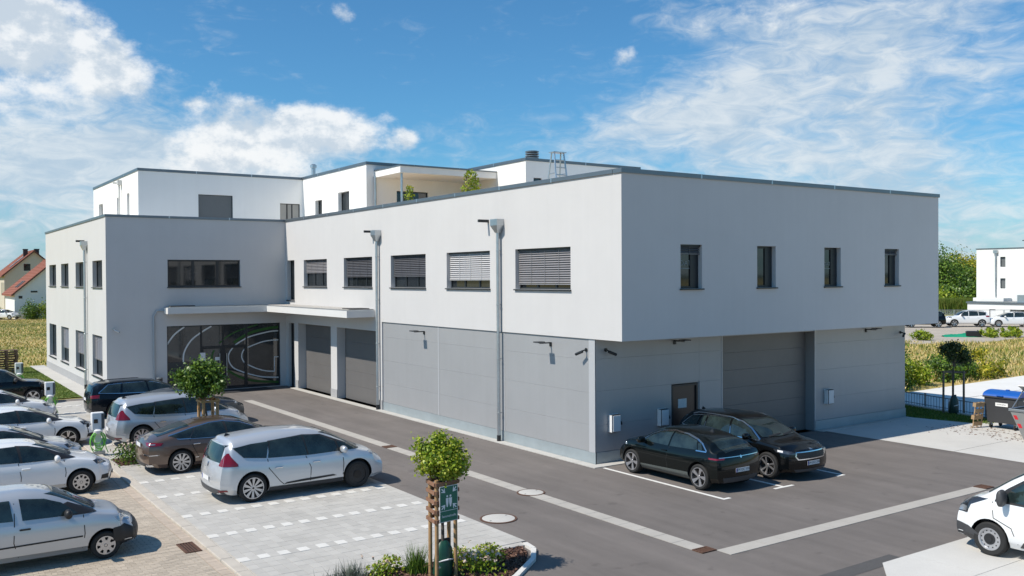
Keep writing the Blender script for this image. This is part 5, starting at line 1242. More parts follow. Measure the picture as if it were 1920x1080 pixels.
# ------------------------------------------------------------------ fittings on the walls
def wall_box(x, label):
    t = thing('wall_charger', label, 'charger', (x, -.013, 1.22), group='wall chargers on the hall')
    mb = MB(); mb.box(-.19, .19, -.015, .0, -.28, .28); mb.build('back_plate', white_pl, t, bevel=.01)
    mb = MB(); mb.box(-.17, .17, -.17, -.015, -.27, .27); mb.build('housing', black_pl, t, bevel=.02)
    mb = MB(); mb.box(-.15, .15, -.19, -.171, -.25, .25); mb.build('front_cover', mat('charger_white', (.62, .64, .66), .35, var=.02), t, bevel=.015)
    mb = MB(); mb.box(-.192, -.172, -.165, -.02, -.26, .26); mb.build('side_cover', white_pl, t)
    mb = MB(); mb.tube([(.17, -.10, .0), (.24, -.10, .02)], .035, 10); mb.tube([(.24, -.10, .02), (.26, -.10, -.06)], .03, 10); mb.build('socket', black_pl, t, 40)
wall_box(.70, 'white wall charger nearest the hall corner'); wall_box(2.75, 'white wall charger beside the brown steel door'); wall_box(11.25, 'white wall charger beyond the wide hall gate')
def wall_lamp(F, u, z, label):
    t = thing('wall_lamp', label, 'lamp', F.pt(u, 0, z), group='wall lamps on the hall')
    o = Vector(F.pt(u, 0, z)); L = lambda mb, *a: F.box(mb, *a)
    def bx(nm, m, u0, u1, d0, d1, z0, z1, bev=.008):
        mb = MB(); F.box(mb, u0, u1, d0, d1, z0, z1); mb.v = [tuple(Vector(v)-o) for v in mb.v]; mb.build(nm, m, t, bevel=bev)
    bx('base', anth, u-.05, u+.05, .001, .04, z-.12, z+.02); bx('arm', anth, u-.025, u+.025, .03, .46, z-.02, z+.02, 0); bx('head', grey_pl, u-.14, u+.14, .34, .62, z+.0205, z+.06); bx('lens', white_pl, u-.12, u+.12, .36, .60, z+.012, z+.02, 0)
wall_lamp(FHX, 10.75, 3.60, 'flat wall lamp nearest the second downpipe on the sunny hall wall'); wall_lamp(FHX, 2.25, 3.62, 'flat wall lamp beside the camera on the sunny hall wall')
wall_lamp(FHY, 3.35, 3.66, 'flat wall lamp above the brown steel door'); wall_lamp(FHY, 13.65, 3.66, 'flat wall lamp beyond the hall gate')
def camera_unit(F, u, z, su, label, m=anth):
    o = Vector(F.pt(u, 0, z)); t = thing('security_camera', label, 'camera', o, group='security cameras')
    def R(p): return tuple(Vector(F.pt(*p))-o)
    mb = MB(); mb.tube([R((u, .002, z)), R((u, .03, z))], .06, 12); mb.build('mount', m, t, 40)
    mb = MB(); mb.tube([R((u, .03, z)), R((u, .14, z-.02)), R((u+su*.05, .20, z-.06))], .022, 8); mb.build('bracket', m, t, 50)
    mb = MB(); mb.tube([R((u-su*.03, .18, z-.04)), R((u+su*.20, .26, z-.14))], .045, 12); c = mb.build('housing', m, t, 40)
    mb = MB(); mb.tube([R((u+su*.199, .258, z-.139)), R((u+su*.215, .262, z-.145))], .034, 12); mb.build('lens', glass_m, t, 40)
camera_unit(FHX, .42, 3.50, 1, 'security camera on the sunny hall wall at the corner'); camera_unit(FHY, .42, 3.50, 1, 'security camera on the shaded hall wall at the corner')
camera_unit(FHY, 15.95, 3.45, -1, 'security camera at the far end of the shaded hall wall'); camera_unit(FLY, -8.75, 3.35, 1, 'small grey camera on the shaded office wing wall', zinc_m)
t = thing('waste_bin', 'small dark standing bin at the entrance glazing', 'bin', (-6.72, 25.72, -.012))
mb = MB(); mb.lathe([(.14, 0), (.15, .02), (.15, .85), (.13, .86), (.13, .70)], 20); mb.build('body', grey_pl, t, 40)
mb = MB(); mb.lathe([(.155, .86), (.155, .90), (.12, .905)], 20); mb.build('rim', zinc_m, t, 40)
# work platform ladder on the roof
t = thing('roof_ladder', 'aluminium platform ladder standing on the flat roof', 'ladder', (6.25, 10.0, 8.55))
mb = MB()
for sx in (-.25, .25):
    mb.tube([(sx*1.5, -.45, 0), (sx, -.05, 2.6)], .035, 8); mb.tube([(sx*1.5, .55, 0), (sx, .15, 2.6)], .035, 8)
mb.build('stile', zinc_m, t, 40)
for k in range(7):
    f = (k+1)/8; mb = MB(); y = -.45+.40*f; mb.tube([(-.375+.125*f, y, 2.6*f), (.375-.125*f, y, 2.6*f)], .024, 6); mb.build('rung', zinc_m, t, 40)
mb = MB(); mb.box(-.34, .34, -.14, .24, 2.6, 2.64); mb.build('platform', zinc_m, t)
for k in (1.7, .9): mb = MB(); f = k/2.6; mb.tube([(-.375+.125*f, -.45+.4*f, k), (-.375+.125*f, .55-.4*f, k)], .02, 6); mb.tube([(.375-.125*f, -.45+.4*f, k), (.375-.125*f, .55-.4*f, k)], .02, 6); mb.build('brace', zinc_m, t, 40)

# charging posts with green cables
def charging_post(loc, label, seed):
    r = random.Random(seed); t = thing('charging_post', label, 'charger', loc, group='charging posts between the parking rows')
    mb = MB(); mb.box(-.20, .20, -.20, .20, -.02, .10); mb.build('foot', conc_m, t, bevel=.015)
    mb = MB(); mb.box(-.10, .10, -.06, .06, .10, .70); mb.build('column', white_pl, t, bevel=.015)
    mb = MB(); mb.box(-.19, .19, -.12, .12, .78, 1.36); hd = mb.build('head', white_pl, t, bevel=.03)
    mb = MB(); mb.box(.10, .178, -.132, -.121, .82, 1.32); mb.box(.191, .203, -.10, .10, .84, 1.32); mb.build('side_panel', mat('panel_slate', (.09, .10, .105), .4, var=0), t)
    mb = MB(); mb.box(-.13, -.01, -.135, -.121, 1.02, 1.15); mb.build('screen', glass_m, t)
    mb = MB(); mb.lathe([(.05, -.06), (.13, -.04), (.15, .05), (.10, .10)], 14, origin=(0, -.07, .72)); mb.build('cable_holder', white_pl, t, 50)
    for k in range(5):
        a0, w, h = r.uniform(-.05, .05), r.uniform(.10, .24), r.uniform(.18, .34); pts = []
        for i in range(21):
            a = 2*math.pi*i/20; pts.append((a0+w*math.sin(a), -.13-.012*k+r.uniform(-.01, .01), .72-h+h*math.cos(a)))
        mb = MB(); mb.tube(pts, .015, 6); mb.build('cable_loop', green_cable, t, 60)
    mb = MB(); mb.tube([(.12, -.13, .62), (.22, -.2, .2), (.30, -.1, .02)], .014, 6); mb.build('cable', green_cable, t, 60)
    mb = MB(); mb.tube([(-.19, 0, 1.0), (-.30, -.02, .92), (-.28, -.04, .72)], .018, 6); mb.box(-.33, -.26, -.05, .03, .90, 1.02); mb.build('plug', black_pl, t)
charging_post((-12.22, 10.75, .055), 'charging post with coiled green cable behind the brown fastback', 1)
charging_post((-12.16, 21.7, .055), 'charging post with green cable near the dark blue estate', 2)
charging_post((-12.05, 33.6, -.01), 'farthest charging post, half hidden behind the black off-roader', 3)

# ------------------------------------------------------------------ trees
def crown_points(n, c, rad, n_clump, spread, shell=.55):
    P = []; R = []
    cl = []
    for _ in range(n_clump):
        d = rng.normal(size=3); d /= np.linalg.norm(d); cl.append(np.array(c)+d*np.array(rad)*(shell+(1-shell)*rng.uniform(0, 1)**.6)*rng.uniform(.75, 1.08))
    cl = np.array(cl); idx = rng.integers(0, n_clump, n)
    P = cl[idx]+rng.normal(size=(n, 3))*spread
    R = (P-np.array(c)); R /= (np.linalg.norm(R, axis=1)[:, None]+1e-6)
    return P, R, cl
def young_tree(name, loc, label, h_trunk, c, rad, leaf_m, n_leaf, leaf, stakes, stake_h, stake_m, bag=True, clumps=60, spread=.10, slats=True, trunk_r=.032, lobes=None):
    t = thing(name, label, 'tree', loc)
    if lobes:
        q = [crown_points(n_leaf//len(lobes), lc, lr, clumps//len(lobes), spread, .45) for lc, lr in lobes]; P, R, cl = (np.concatenate([k[i] for k in q]) for i in range(3))
    else: P, R, cl = crown_points(n_leaf, c, rad, clumps, spread)
    mb = MB(); mb.tube([(0, 0, -.02), (.01, .01, h_trunk*.5), (c[0]*.5, c[1]*.5, h_trunk), (c[0], c[1], c[2])], trunk_r, 9, radii=[trunk_r*1.25, trunk_r, trunk_r*.8, trunk_r*.4])
    mb.build('trunk', bark_m, t, 60)
    for q in cl[::max(1, len(cl)//16)]:
        mb = MB(); mid = (np.array((c[0]*.6, c[1]*.6, h_trunk+.05))*.5+q*.5)+rng.normal(size=3)*.03; mb.tube([(c[0]*.5, c[1]*.5, h_trunk), tuple(mid), tuple(q)], .01, 5, radii=[trunk_r*.45, trunk_r*.28, .004]); mb.build('limb', bark_m, t, 60)
    leaves('crown', P, leaf, leaf_m, t, radial=R*.8)
    tw = []
    return t
def stakes_frame(loc, label, pts, h, m, r=.042, rails=True, slat_m_=None, group='tree stakes'):
    t = thing('tree_stakes', label, 'tree stakes', loc, group=group)
    for (x, y) in pts:
        mb = MB(); mb.tube([(x, y, -.05), (x*.98, y*.98, h)], r, 10); mb.build('stake', m, t, 50)
    if rails:
        n = len(pts)
        for k in range(n):
            a, b = Vector((*pts[k], 0)), Vector((*pts[(k+1) % n], 0)); d = (b-a).normalized(); e = Vector((-d.y, d.x, 0)); c = (a+b)/2
            if e.dot(c) < 0: e = -e
            for z in rails if isinstance(rails, (list, tuple)) else (h-.10,):
                p, q = a-d*.05+e*(r+.012), b+d*.05+e*(r+.012); mb = MB(); mb.prism([(p-e*.012)[:2], (q-e*.012)[:2], (q+e*.012)[:2], (p+e*.012)[:2]], z-.034, z+.034); mb.build('rail', slat_m_ or m, t)
    return t
T1 = (-9.12, -6.42, .0)
young_tree('young_tree', T1, 'young bright green tree with reddish tips carrying the green sign, nearest the camera', 1.75, (-.02, .02, 2.30), (.46, .46, .40), leaf_bright, 8400, .072, None, 0, wood_m, clumps=60, spread=.075, lobes=[((-.10, .07, 2.38), (.36, .36, .36)), ((.14, -.09, 2.30), (.36, .36, .32)), ((-.02, -.02, 2.18), (.44, .44, .24))])
st1 = [(-.187, .152), (-.232, -.18), (.217, -.124), (.263, .207)]
stakes_frame(T1, 'four brown wooden stakes with rails around the sign tree', st1, 1.92, wood_m, .038, (1.84, 1.68, 1.50, 1.32, 1.14), mat('rail_wood', (.24, .125, .075), .85, var=.25, scale=8))
def water_bag(loc, label, m, s=1.0):
    t = thing('watering_bag', label, 'watering bag', loc)
    mb = MB(); prof = [(.16, 0), (.19, .06), (.185, .30), (.15, .52), (.10, .62), (.06, .66)]
    b = len(mb.v); n = 18
    for r_, h in prof:
        for i in range(n):
            a = 2*math.pi*i/n; k = 1+.10*math.sin(3*a+h*7)+.05*math.sin(7*a); mb.v.append((r_*k*math.cos(a)*s, r_*k*math.sin(a)*.85*s, h*s))
    for q in range(len(prof)-1):
        for i in range(n): j = (i+1) % n; mb.f.append((b+q*n+i, b+q*n+j, b+(q+1)*n+j, b+(q+1)*n+i)); mb.mi.append(0)
    mb.f.append(tuple(b+i for i in range(n))); mb.mi.append(0)
    mb.build('bag', m, t, 60)
    mb = MB(); mb.box(-.12*s, .14*s, -.03, .03, .56*s, .68*s); mb.build('top_flap', black_pl, t, bevel=.02)
    mb = MB(); mb.tube([(-.165*s, -.10*s, .30*s), (.0, -.185*s, .34*s), (.165*s, -.10*s, .30*s)], .014, 6); mb.build('strap', white_pl, t)
water_bag((T1[0]+.03, T1[1]+.03, .01), 'dark green watering bag around the sign tree trunk', bag_green, 1.05)
# assembly point sign
dirn = Vector((.217+.232, -.124+.18, 0)).normalized(); ang = math.atan2(dirn.y, dirn.x)
mid = Vector(((.217-.232)/2, (-.124-.18)/2, 0))+Vector((dirn.y, -dirn.x, 0))*.085
sg = thing('assembly_sign', 'green assembly point sign with white arrows and figures on the tree stakes', 'sign', (T1[0]+mid.x, T1[1]+mid.y, 1.46), ang)
mb = MB(); mb.box(-.215, .215, -.004, .004, -.34, .34); mb.build('plate', white_paint, sg)
mb = MB(); mb.box(-.205, .205, -.0065, -.0041, -.125, .33); mb.box(-.205, .205, -.0065, -.0041, -.33, -.135); mb.build('green_field', green_sign, sg)
def flat(nm, pts, m=white_paint, d=-.0068): mb = MB(); mb.prism(pts, d-.0012, d, map=lambda x, y, z: (x, z, y)); mb.build(nm, m, sg)
for (cx_, cz_, a) in ((-.13, .255, -45), (.13, .255, -135), (-.13, -.05, 45), (.13, -.05, 135)):
    a = math.radians(a); R2 = lambda x, y: (cx_+x*math.cos(a)-y*math.sin(a), cz_+x*math.sin(a)+y*math.cos(a))
    flat('arrow', [R2(-.062, -.012), (R2(.01, -.012)), R2(.01, .012), R2(-.062, .012)]); flat('arrow_head', [R2(.058, 0), R2(-.012, .052), R2(-.034, .052), R2(.012, 0), R2(-.034, -.052), R2(-.012, -.052)], d=-.0082)
for cx_, s in ((-.040, .95), (.038, 1.05)):
    flat('figure', [(cx_-.03*s, .02), (cx_-.012*s, -.06), (cx_+.012*s, -.06), (cx_+.03*s, .02), (cx_+.034*s, .11), (cx_-.034*s, .11)]); flat('figure_head', [(cx_+.022*s*math.cos(2*math.pi*i/12), .145*1.0+.022*s*math.sin(2*math.pi*i/12)) for i in range(12)])
text_obj('sign_text', 'Sammelstelle', .066, white_paint, sg, Matrix.Translation((0, -.008, -.232)) @ Matrix.Rotation(math.pi/2, 4, 'X'), .0006)
# middle and right trees
T2 = (-9.20, 8.75, .0)
young_tree('young_tree', T2, 'round dark green young tree on pale stakes among the parked cars', 1.80, (-.28, .05, 2.42), (.72, .72, .55), leaf_mid, 8000, .105, None, 0, wood_m, clumps=80, spread=.11, trunk_r=.04, lobes=[((-.40, .10, 2.55), (.55, .55, .45)), ((-.10, 0, 2.30), (.72, .7, .40)), ((.05, .1, 2.55), (.45, .45, .40))])
stakes_frame(T2, 'pale wooden stakes around the round tree among the cars', [(-.24, -.28), (.22, -.28), (.22, .26), (-.24, .26)], 1.85, mat('stake_pale', (.46, .27, .12), .8, var=.2, scale=7), .05, (1.78,))
T3 = (18.71, -.66, -.013)
young_tree('young_tree', T3, 'thin dark-leaved young tree by the raised white slab', 1.95, (.05, .0, 2.55), (.66, .62, .40), leaf_dark, 2200, .11, None, 0, wood_old, clumps=40, spread=.10, trunk_r=.025, lobes=[((-.32, .12, 2.62), (.34, .3, .26)), ((.22, -.05, 2.50), (.40, .36, .28)), ((.50, -.2, 2.30), (.24, .24, .18)), ((.0, .0, 2.80), (.30, .3, .18))])
stakes_frame(T3, 'weathered grey stakes around the thin dark-leaved tree', [(-.25, .30), (.25, -.30), (.34, .22)], 1.78, wood_old, .045, (1.72,))
water_bag((T3[0]+.02, T3[1], -.013), 'dark watering bag at the foot of the thin dark-leaved tree', mat('bag_dark', (.015, .045, .035), .45, var=.2), 1.15)

# bedding plants
def plant(name, loc, label, h, w, m, n, leaf, flowers=0, up=.4, spiky=False, group='bedding plants'):
    t = thing(name, label, 'plant', loc, group=group)
    if spiky:
        P = np.stack([rng.normal(0, w*.35, n), rng.normal(0, w*.35, n), np.zeros(n)], 1); blades('foliage', P, h, .02, m, None, t, .28)
    else:
        P = np.stack([rng.normal(0, w*.36, n), rng.normal(0, w*.36, n), rng.uniform(.02, 1, n)**.8*h], 1)
        P[:, 2] *= np.clip(1.15-(P[:, 0]**2+P[:, 1]**2)/(w*w), .2, 1); leaves('foliage', P, leaf, m, t, up_bias=.6)
    for k in range(6):
        a = random.uniform(0, 6.3); mb = MB(); mb.tube([(0, 0, -.01), (math.cos(a)*w*.2, math.sin(a)*w*.2, h*.55), (math.cos(a)*w*.36, math.sin(a)*w*.36, h*.9)], .005, 5); mb.build('stem', bark_m, t)
    if flowers:
        F = np.stack([rng.normal(0, w*.38, flowers), rng.normal(0, w*.38, flowers), np.full(flowers, h*.9)+rng.normal(0, h*.12, flowers)], 1)
        F = np.repeat(F, 4, 0)+rng.normal(size=(flowers*4, 3))*.018; leaves('flowers', F, .075, petal_m, t, up_bias=1.0, kind='stuff')
    return t
plant('lavender_plant', (-10.75, -5.75, 0), 'grey lavender tuft at the near left of the planting bed', .30, .5, leaf_grey, 420, .05, spiky=True)
plant('rose_bush', (-10.12, -5.75, 0), 'low rose bush with few pale blooms beside the lavender', .28, .42, leaf_bright, 260, .07, 7)
plant('rose_bush', (-9.80, -5.55, 0), 'leafy low rose bush left of the sign tree', .30, .36, leaf_bright, 240, .07, 4)
plant('grass_tuft', (-9.42, -5.92, 0), 'tall green tuft right against the sign tree stakes', .46, .26, leaf_mid, 260, .05, spiky=True)
plant('rose_bush', (-8.45, -6.02, 0), 'green bushy plant beside the right stake of the sign tree', .34, .42, leaf_bright, 360, .07, 3)
plant('rose_bush', (-8.35, -6.55, 0), 'wide rose bush covered in cream pink blooms', .34, .62, leaf_bright, 520, .07, 42)
plant('rose_bush', (-7.85, -6.05, 0), 'green shrub nearest the pale corner edging', .34, .46, leaf_bright, 360, .07, 2)
plant('rose_bush', (-11.62, 8.75, 0), 'pale flowering rose bush behind the brown fastback', .62, .75, leaf_mid, 600, .09, 30)
plant('rose_bush', (-11.10, 9.15, 0), 'leafy shrub in the bed behind the brown fastback', .55, .65, leaf_mid, 500, .09, 6)
plant('terrace_plant', (2.97, 17.5, 8.56), 'slim leafy plant beside the terrace post', 1.65, .42, leaf_bright, 420, .13, group='terrace plants')
plant('terrace_plant', (5.82, 16.5, 8.56), 'taller leafy plant on the roof terrace edge', 2.45, .72, leaf_bright, 900, .15, group='terrace plants')

# ------------------------------------------------------------------ bins, skip, pallets
t = thing('waste_container', 'dark grey wheeled waste container with blue lid and white label', 'container', (16.78, -3.88, -.006), -math.pi/2)
# local: x along its width, -y is the labelled front
def frus(nm, b0, b1, z0, z1, m, bev=.03):
    mb = MB(); mb.v = [(-b0[0], -b0[1], z0), (b0[0], -b0[1], z0), (b0[0], b0[1], z0), (-b0[0], b0[1], z0), (-b1[0], -b1[1], z1), (b1[0], -b1[1], z1), (b1[0], b1[1], z1), (-b1[0], b1[1], z1)]
    mb.f = [(3, 2, 1, 0), (4, 5, 6, 7), (0, 1, 5, 4), (1, 2, 6, 5), (2, 3, 7, 6), (3, 0, 4, 7)]; mb.mi = [0]*6; return mb.build(nm, m, t, bevel=bev)
frus('body', (.56, .43), (.63, .52), .22, 1.16, bin_m); frus('collar', (.67, .56), (.67, .56), 1.161, 1.22, bin_m, .015)
mb = MB(); n = 10
for i in range(n):
    a0, a1 = math.pi*i/n, math.pi*(i+1)/n
    mb.poly([(-.66, -.56*math.cos(a0), 1.225+.19*math.sin(a0)), (.66, -.56*math.cos(a0), 1.225+.19*math.sin(a0)), (.66, -.56*math.cos(a1), 1.225+.19*math.sin(a1)), (-.66, -.56*math.cos(a1), 1.225+.19*math.sin(a1))])
for sx in (-.66, .66): mb.poly([(sx, -.56*math.cos(math.pi*i/n), 1.225+.19*math.sin(math.pi*i/n)) for i in range(n+1)])
lid = mb.build('lid', lid_blue, t, 35)
mb = MB(); mb.box(-.12, .12, -.60, -.55, 1.24, 1.28); mb.box(-.06, .06, -.05, .05, 1.41, 1.45); mb.build('lid_handle', lid_blue, t, bevel=.01)
mb = MB(); mb.box(-.20, .26, -.508, -.492, .86, .99); mb.build('label', white_paint, t)
text_obj('label_text', 'PAPIERABFALL', .056, ink_m, t, Matrix.Translation((.03, -.5095, .925)) @ Matrix.Rotation(math.pi/2, 4, 'X'), .0006)
for sx in (-.45, .45):
    for sy in (-.34, .34):
        mb = MB(); mb.lathe([(.03, -.025), (.10, -.025), (.10, .025), (.03, .025)], 16, axis='x', origin=(sx, sy, .10), caps=False); w = mb.build('wheel', tyre_m, t, 40)
        mb = MB(); mb.box(sx-.04, sx+.04, sy-.03, sy+.03, .11, .219); mb.build('fork', zinc_m, t)
for sx in (-.69, .69): mb = MB(); mb.tube([(sx, -.2, 1.10), (sx*1.06, -.2, 1.10)], .03, 8); mb.tube([(sx, .2, 1.10), (sx*1.06, .2, 1.10)], .03, 8); mb.build('trunnion', zinc_m, t)
t = thing('steel_skip', 'grey steel skip with red and white warning stripes and open lid', 'skip', (15.6, -6.15, -.006), -math.pi/2)
mb = MB(); prof = [(-.62, 0), (.75, 0), (1.15, .98), (-1.1, .98)]          # side outline (x, z)
mb.prism(prof, -.95, .95, map=lambda x, y, z: (x, z, y)); bm_ = mb
# open hull: sides, ends, floor with thickness
def hull():
    mb = MB()
    for sy in (-.95, .92): mb.prism(prof, sy, sy+.03, map=lambda x, y, z: (x, z, y))
    for (a, b) in ((prof[3], prof[0]), (prof[0], prof[1]), (prof[1], prof[2])):
        a, b = Vector(a), Vector(b); d = (b-a).normalized(); nn = Vector((-d.y, d.x))*.03
        mb.prism([tuple(a), tuple(b), tuple(b+nn), tuple(a+nn)], -.92, .92, map=lambda x, y, z: (x, z, y))
    return mb
hull().build('hull', skip_m, t)
mb = MB(); mb.box(-1.14, 1.19, -.99, -.94, .98, 1.06); mb.box(-1.14, 1.19, .94, .99, .98, 1.06); mb.box(-1.14, -1.08, -.94, .94, .98, 1.06); mb.box(1.13, 1.19, -.94, .94, .98, 1.06); mb.build('top_rim', zinc_m, t, bevel=.01)
lidm = Matrix.Translation((0, .95, 1.09)) @ Matrix.Rotation(math.radians(-28), 4, 'X')
mb = MB(); mb.box(-1.1, 1.15, -1.55, 0, 0, .03, M=lidm); mb.build('lid', zinc_m, t)
for sx in (-1.05, 1.10):
    mb = MB(); e = lidm @ Vector((sx, -1.2, 0)); mb.tube([(sx, -.9, 1.07), tuple(e)], .02, 8); mb.build('lid_stay', zinc_m, t)
for k in (3, 5):
    mb = MB(); a = k/7; b = (k+1)/7; p0, p1 = Vector((-.62, 0)), Vector((-1.1, .98)); q0, q1 = p0.lerp(p1, a), p0.lerp(p1, b)
    mb.prism([(q0.x+.04, q0.y), (q0.x+.16, q0.y), (q1.x+.16, q1.y), (q1.x+.04, q1.y)], -.954, -.951, map=lambda x, y, z: (x, z, y)); mb.build('warning_stripe', sign_red, t)
def pallet_meshes(m):
    out = []
    for (nm, bx) in (('deck_board', (-.60, .60, -.055, .055, 0, .022)), ('block', (-.07, .07, -.05, .05, 0, .078)), ('stringer', (-.05, .05, -.40, .40, 0, .022))):
        mb = MB(); mb.box(*bx); out.append(mb.mesh(nm, m))
    return out
def make_pallet(parent, meshes, M0, detail=True):
    deck, blk, stri = meshes
    def put(nm, me, p): o = bpy.data.objects.new(nm, me); C.objects.link(o); o.parent = parent; o.matrix_local = M0 @ Matrix.Translation(p); return o
    for y in (-.345, -.172, 0, .172, .345): put('deck_board', deck, (0, y, .122))
    if detail:
        for x in (-.55, 0, .55): put('stringer', stri, (x, 0, .10))
    for x in (-.53, 0, .53):
        for y in (-.34, 0, .34): put('block', blk, (x, y, .022))
    for y in (-.34, 0, .34): put('deck_board', deck, (0, y, 0))
pmn, pmo = pallet_meshes(pallet_m), pallet_meshes(pallet_old)
t = thing('wooden_pallet', 'wooden pallet leaning upright against the dark waste container', 'pallet', (16.02, -3.02, -.006))
make_pallet(t, pmn, Matrix.Rotation(math.radians(-8), 4, 'Z') @ Matrix.Rotation(math.radians(8), 4, 'X') @ Matrix.Rotation(math.pi/2, 4, 'X') @ Matrix.Translation((.0, .42, 0)) @ Matrix.Rotation(0, 4, 'Z') @ Matrix.Diagonal((.42, 1.42, .9, 1)))
names_p = ['lowest', 'second', 'third', 'fourth', 'fifth', 'sixth', 'seventh', 'eighth', 'ninth', 'topmost']
for s_, (px0, py0) in enumerate(((-11.75, 42.7), (-13.1, 43.3))):
    for k in range(10):
        t = thing('wooden_pallet', '%s old pallet of the %s stack beside the lawn' % (names_p[k], ('visible', 'cut-off')[s_]), 'pallet', (px0+random.uniform(-.04, .04), py0+random.uniform(-.04, .04), -.012+k*.146), random.uniform(-.04, .04), group='stacked pallets by the lawn')
        make_pallet(t, pmo, Matrix.Identity(4), False)
# fallen leaves and dirt near the container
P = np.stack([rng.normal(15.2, .75, 260), rng.normal(-4.3, 1.3, 260), np.full(260, -.002)], 1); P = P[P[:, 0] > 13.4]
tag(leaves('leaf_litter', P, .09, mulch_m, up_bias=4, kind='stuff'), 'dry leaf litter scattered in front of the waste container', 'litter')

# ------------------------------------------------------------------ right-hand field and far buildings
sheet('gravel_road', [(52, 24), (90, 52), (125, 30), (96, 18), (74, 22.5), (60, 20)], -.045, gravel_road)
def inq(x, y): return True
N = 110000; X = rng.uniform(20, 78, N); Y = rng.uniform(3, 45, N)
# keep the strip between the platform and the gravel road
F = (Y > 4.9+ (X-20)*.02) & (X > 17) & ((X-52)*(20-24)-(Y-24)*(60-52) >= -260) & (Y < .48*X+4) & (X < 72) & (Y > .12*X+.5)
road = (X > 54+(30-Y)*.35) & (Y > 20) & (X > 56)
F &= ~road; gap = np.sin(X*.9+np.sin(Y*.7)*1.5)+np.sin(Y*1.3+X*.35)+rng.normal(0, .8, N); F &= gap > -.5; P = np.stack([X[F], Y[F], np.full(F.sum(), -.06)], 1)
tag(blades('field_grass', P, .16+.11*np.clip(gap[F], 0, 2.5), .09, grass_dry, lean=.35), 'tall dry grass and weeds on the fallow field beyond the platform', 'grass')
def bush(loc, label, rad, m, n, leaf, cl=40, group='field shrubs'):
    t = thing('shrub', label, 'shrub', loc, group=group); c = (0, 0, rad[2]*.8)
    P, R, k = crown_points(n, c, rad, cl, min(rad)*.22, .3); P[:, 2] = np.abs(P[:, 2]); leaves('foliage', P, leaf, m, t, radial=R*.8)
    for q in k[::4]: mb = MB(); mb.tube([(0, 0, -.06), tuple(q*.5), tuple(q)], .02, 5, radii=[.03, .02, .006]); mb.build('stem', bark_m, t)
bush((24.3, 6.2, -.06), 'large leafy shrub right beside the hall corner', (1.6, 1.2, 1.45), leaf_mid, 4200, .16)
bush((27.0, 6.4, -.06), 'low green shrub between the hall corner and the thin tree', (1.1, 1.0, .75), leaf_bright, 2200, .14)
bush((30.3, 6.2, -.06), 'dark green shrub behind the thin dark-leaved tree', (1.9, 1.0, .85), leaf_mid, 2600, .16)
bush((33.5, 6.0, -.06), 'spreading low shrub farthest along the platform edge', (2.2, .9, .55), leaf_yellow, 1800, .16)
bush((58.5, 25.2, -.06), 'small round shrub at the gravel road edge', (1.2, 1.0, .5), leaf_bright, 900, .2)
bush((68.0, 23.2, -.06), 'long weedy shrub in front of the white estate car', (3.0, 2.0, .5), leaf_bright, 1800, .22)
bush((42.0, 12.0, -.06), 'low green weed clump in the middle of the dry field', (1.8, 1.5, .6), leaf_yellow, 1500, .18)
t = thing('tarpaulin', 'crumpled green tarpaulin lying at the field edge', 'tarpaulin', (65.5, 25.4, -.05), math.radians(-44))
mb = MB(); nx, ny = 22, 8
for i in range(nx+1):
    for k in range(ny+1):
        u, v = i/nx*2-1, k/ny*2-1; mb.v.append((u*1.7, v*.6, max(0, .30*(1-u*u*.8)*(1-v*v)+.10*math.sin(9*u+3*v)*math.cos(5*v+u*4)*(1-v*v))))
for i in range(nx):
    for k in range(ny): a = i*(ny+1)+k; mb.f.append((a, a+ny+1, a+ny+2, a+1)); mb.mi.append(0)
mb.build('sheet', tarp_green, t, 60)
mb = MB(); mb.prism([(-.7, -.35), (.7, -.35), (.55, .35), (-.55, .35)], .0, .55); o = mb.build('black_tub', black_pl, t, bevel=.08); o.location = (.9, -.2, .02)

# far white building with annex
FB = thing('white_building', 'white three-storey flat-roofed building beyond the field with low annex', 'building')
Fx = Face('X', 97.0); hol = [(37.60, 38.25, 6.75, 8.0), (37.60, 38.25, 4.05, 5.32), (33.0, 34.2, 6.75, 8.0), (33.0, 34.2, 4.05, 5.32)]
mb = MB(); wall(mb, Fx, 20, 41.26, -.3, 9.0, hol); mb.poly([(97, 41.26, -.3), (112, 41.26, -.3), (112, 41.26, 9.0), (97, 41.26, 9.0)]); mb.poly([(97, 20, 9), (112, 20, 9), (112, 41.26, 9), (97, 41.26, 9)]); mb.poly([(97, 20, -.3), (97, 20, 9), (112, 20, 9), (112, 20, -.3)]); sheets_only(mb, 'wall', white_wall, FB)
mb = MB(); mb.box(96.93, 112, 19.95, 41.33, 9.001, 9.12); mb.build('coping', coping_m, FB)
for h in hol: window(FB, Fx, *h, depth=.2, sill=False, glass=shut)
mb = MB(); mb.tube([(96.88, 38.75, 2.6), (96.88, 38.75, 8.5)], .09, 8); mb.box(96.7, 96.99, 38.5, 39.0, 8.45, 8.85); mb.build('downpipe', zinc_m, FB)
Fa = Face('X', 92.0); mb = MB(); hol = [(24, 34.5, .55, 1.65, .3), (36.2, 36.95, -.2, 1.62)]
wall(mb, Fa, 20, 39.65, -.3, 2.30, hol); mb.poly([(92, 39.65, -.3), (97, 39.65, -.3), (97, 39.65, 2.3), (92, 39.65, 2.3)]); sheets_only(mb, 'annex_wall', white_wall, FB)
mb = MB(); mb.box(91.85, 96.99, 20, 39.75, 2.301, 2.50); an = mb.build('annex_roof', coping_m, FB); mb = MB(); mb.box(95.0, 96.9, 36.8, 40.6, 2.501, 2.9); mb.build('roof_kerb', white_wall, FB)
window(FB, Fa, 24, 34.5, .55, 1.65, .25, sill=False, muls=(32.5, 30.5, 28.5)); window(FB, Fa, 36.2, 36.95, -.2, 1.62, .1, sill=False, glass=white_pl)
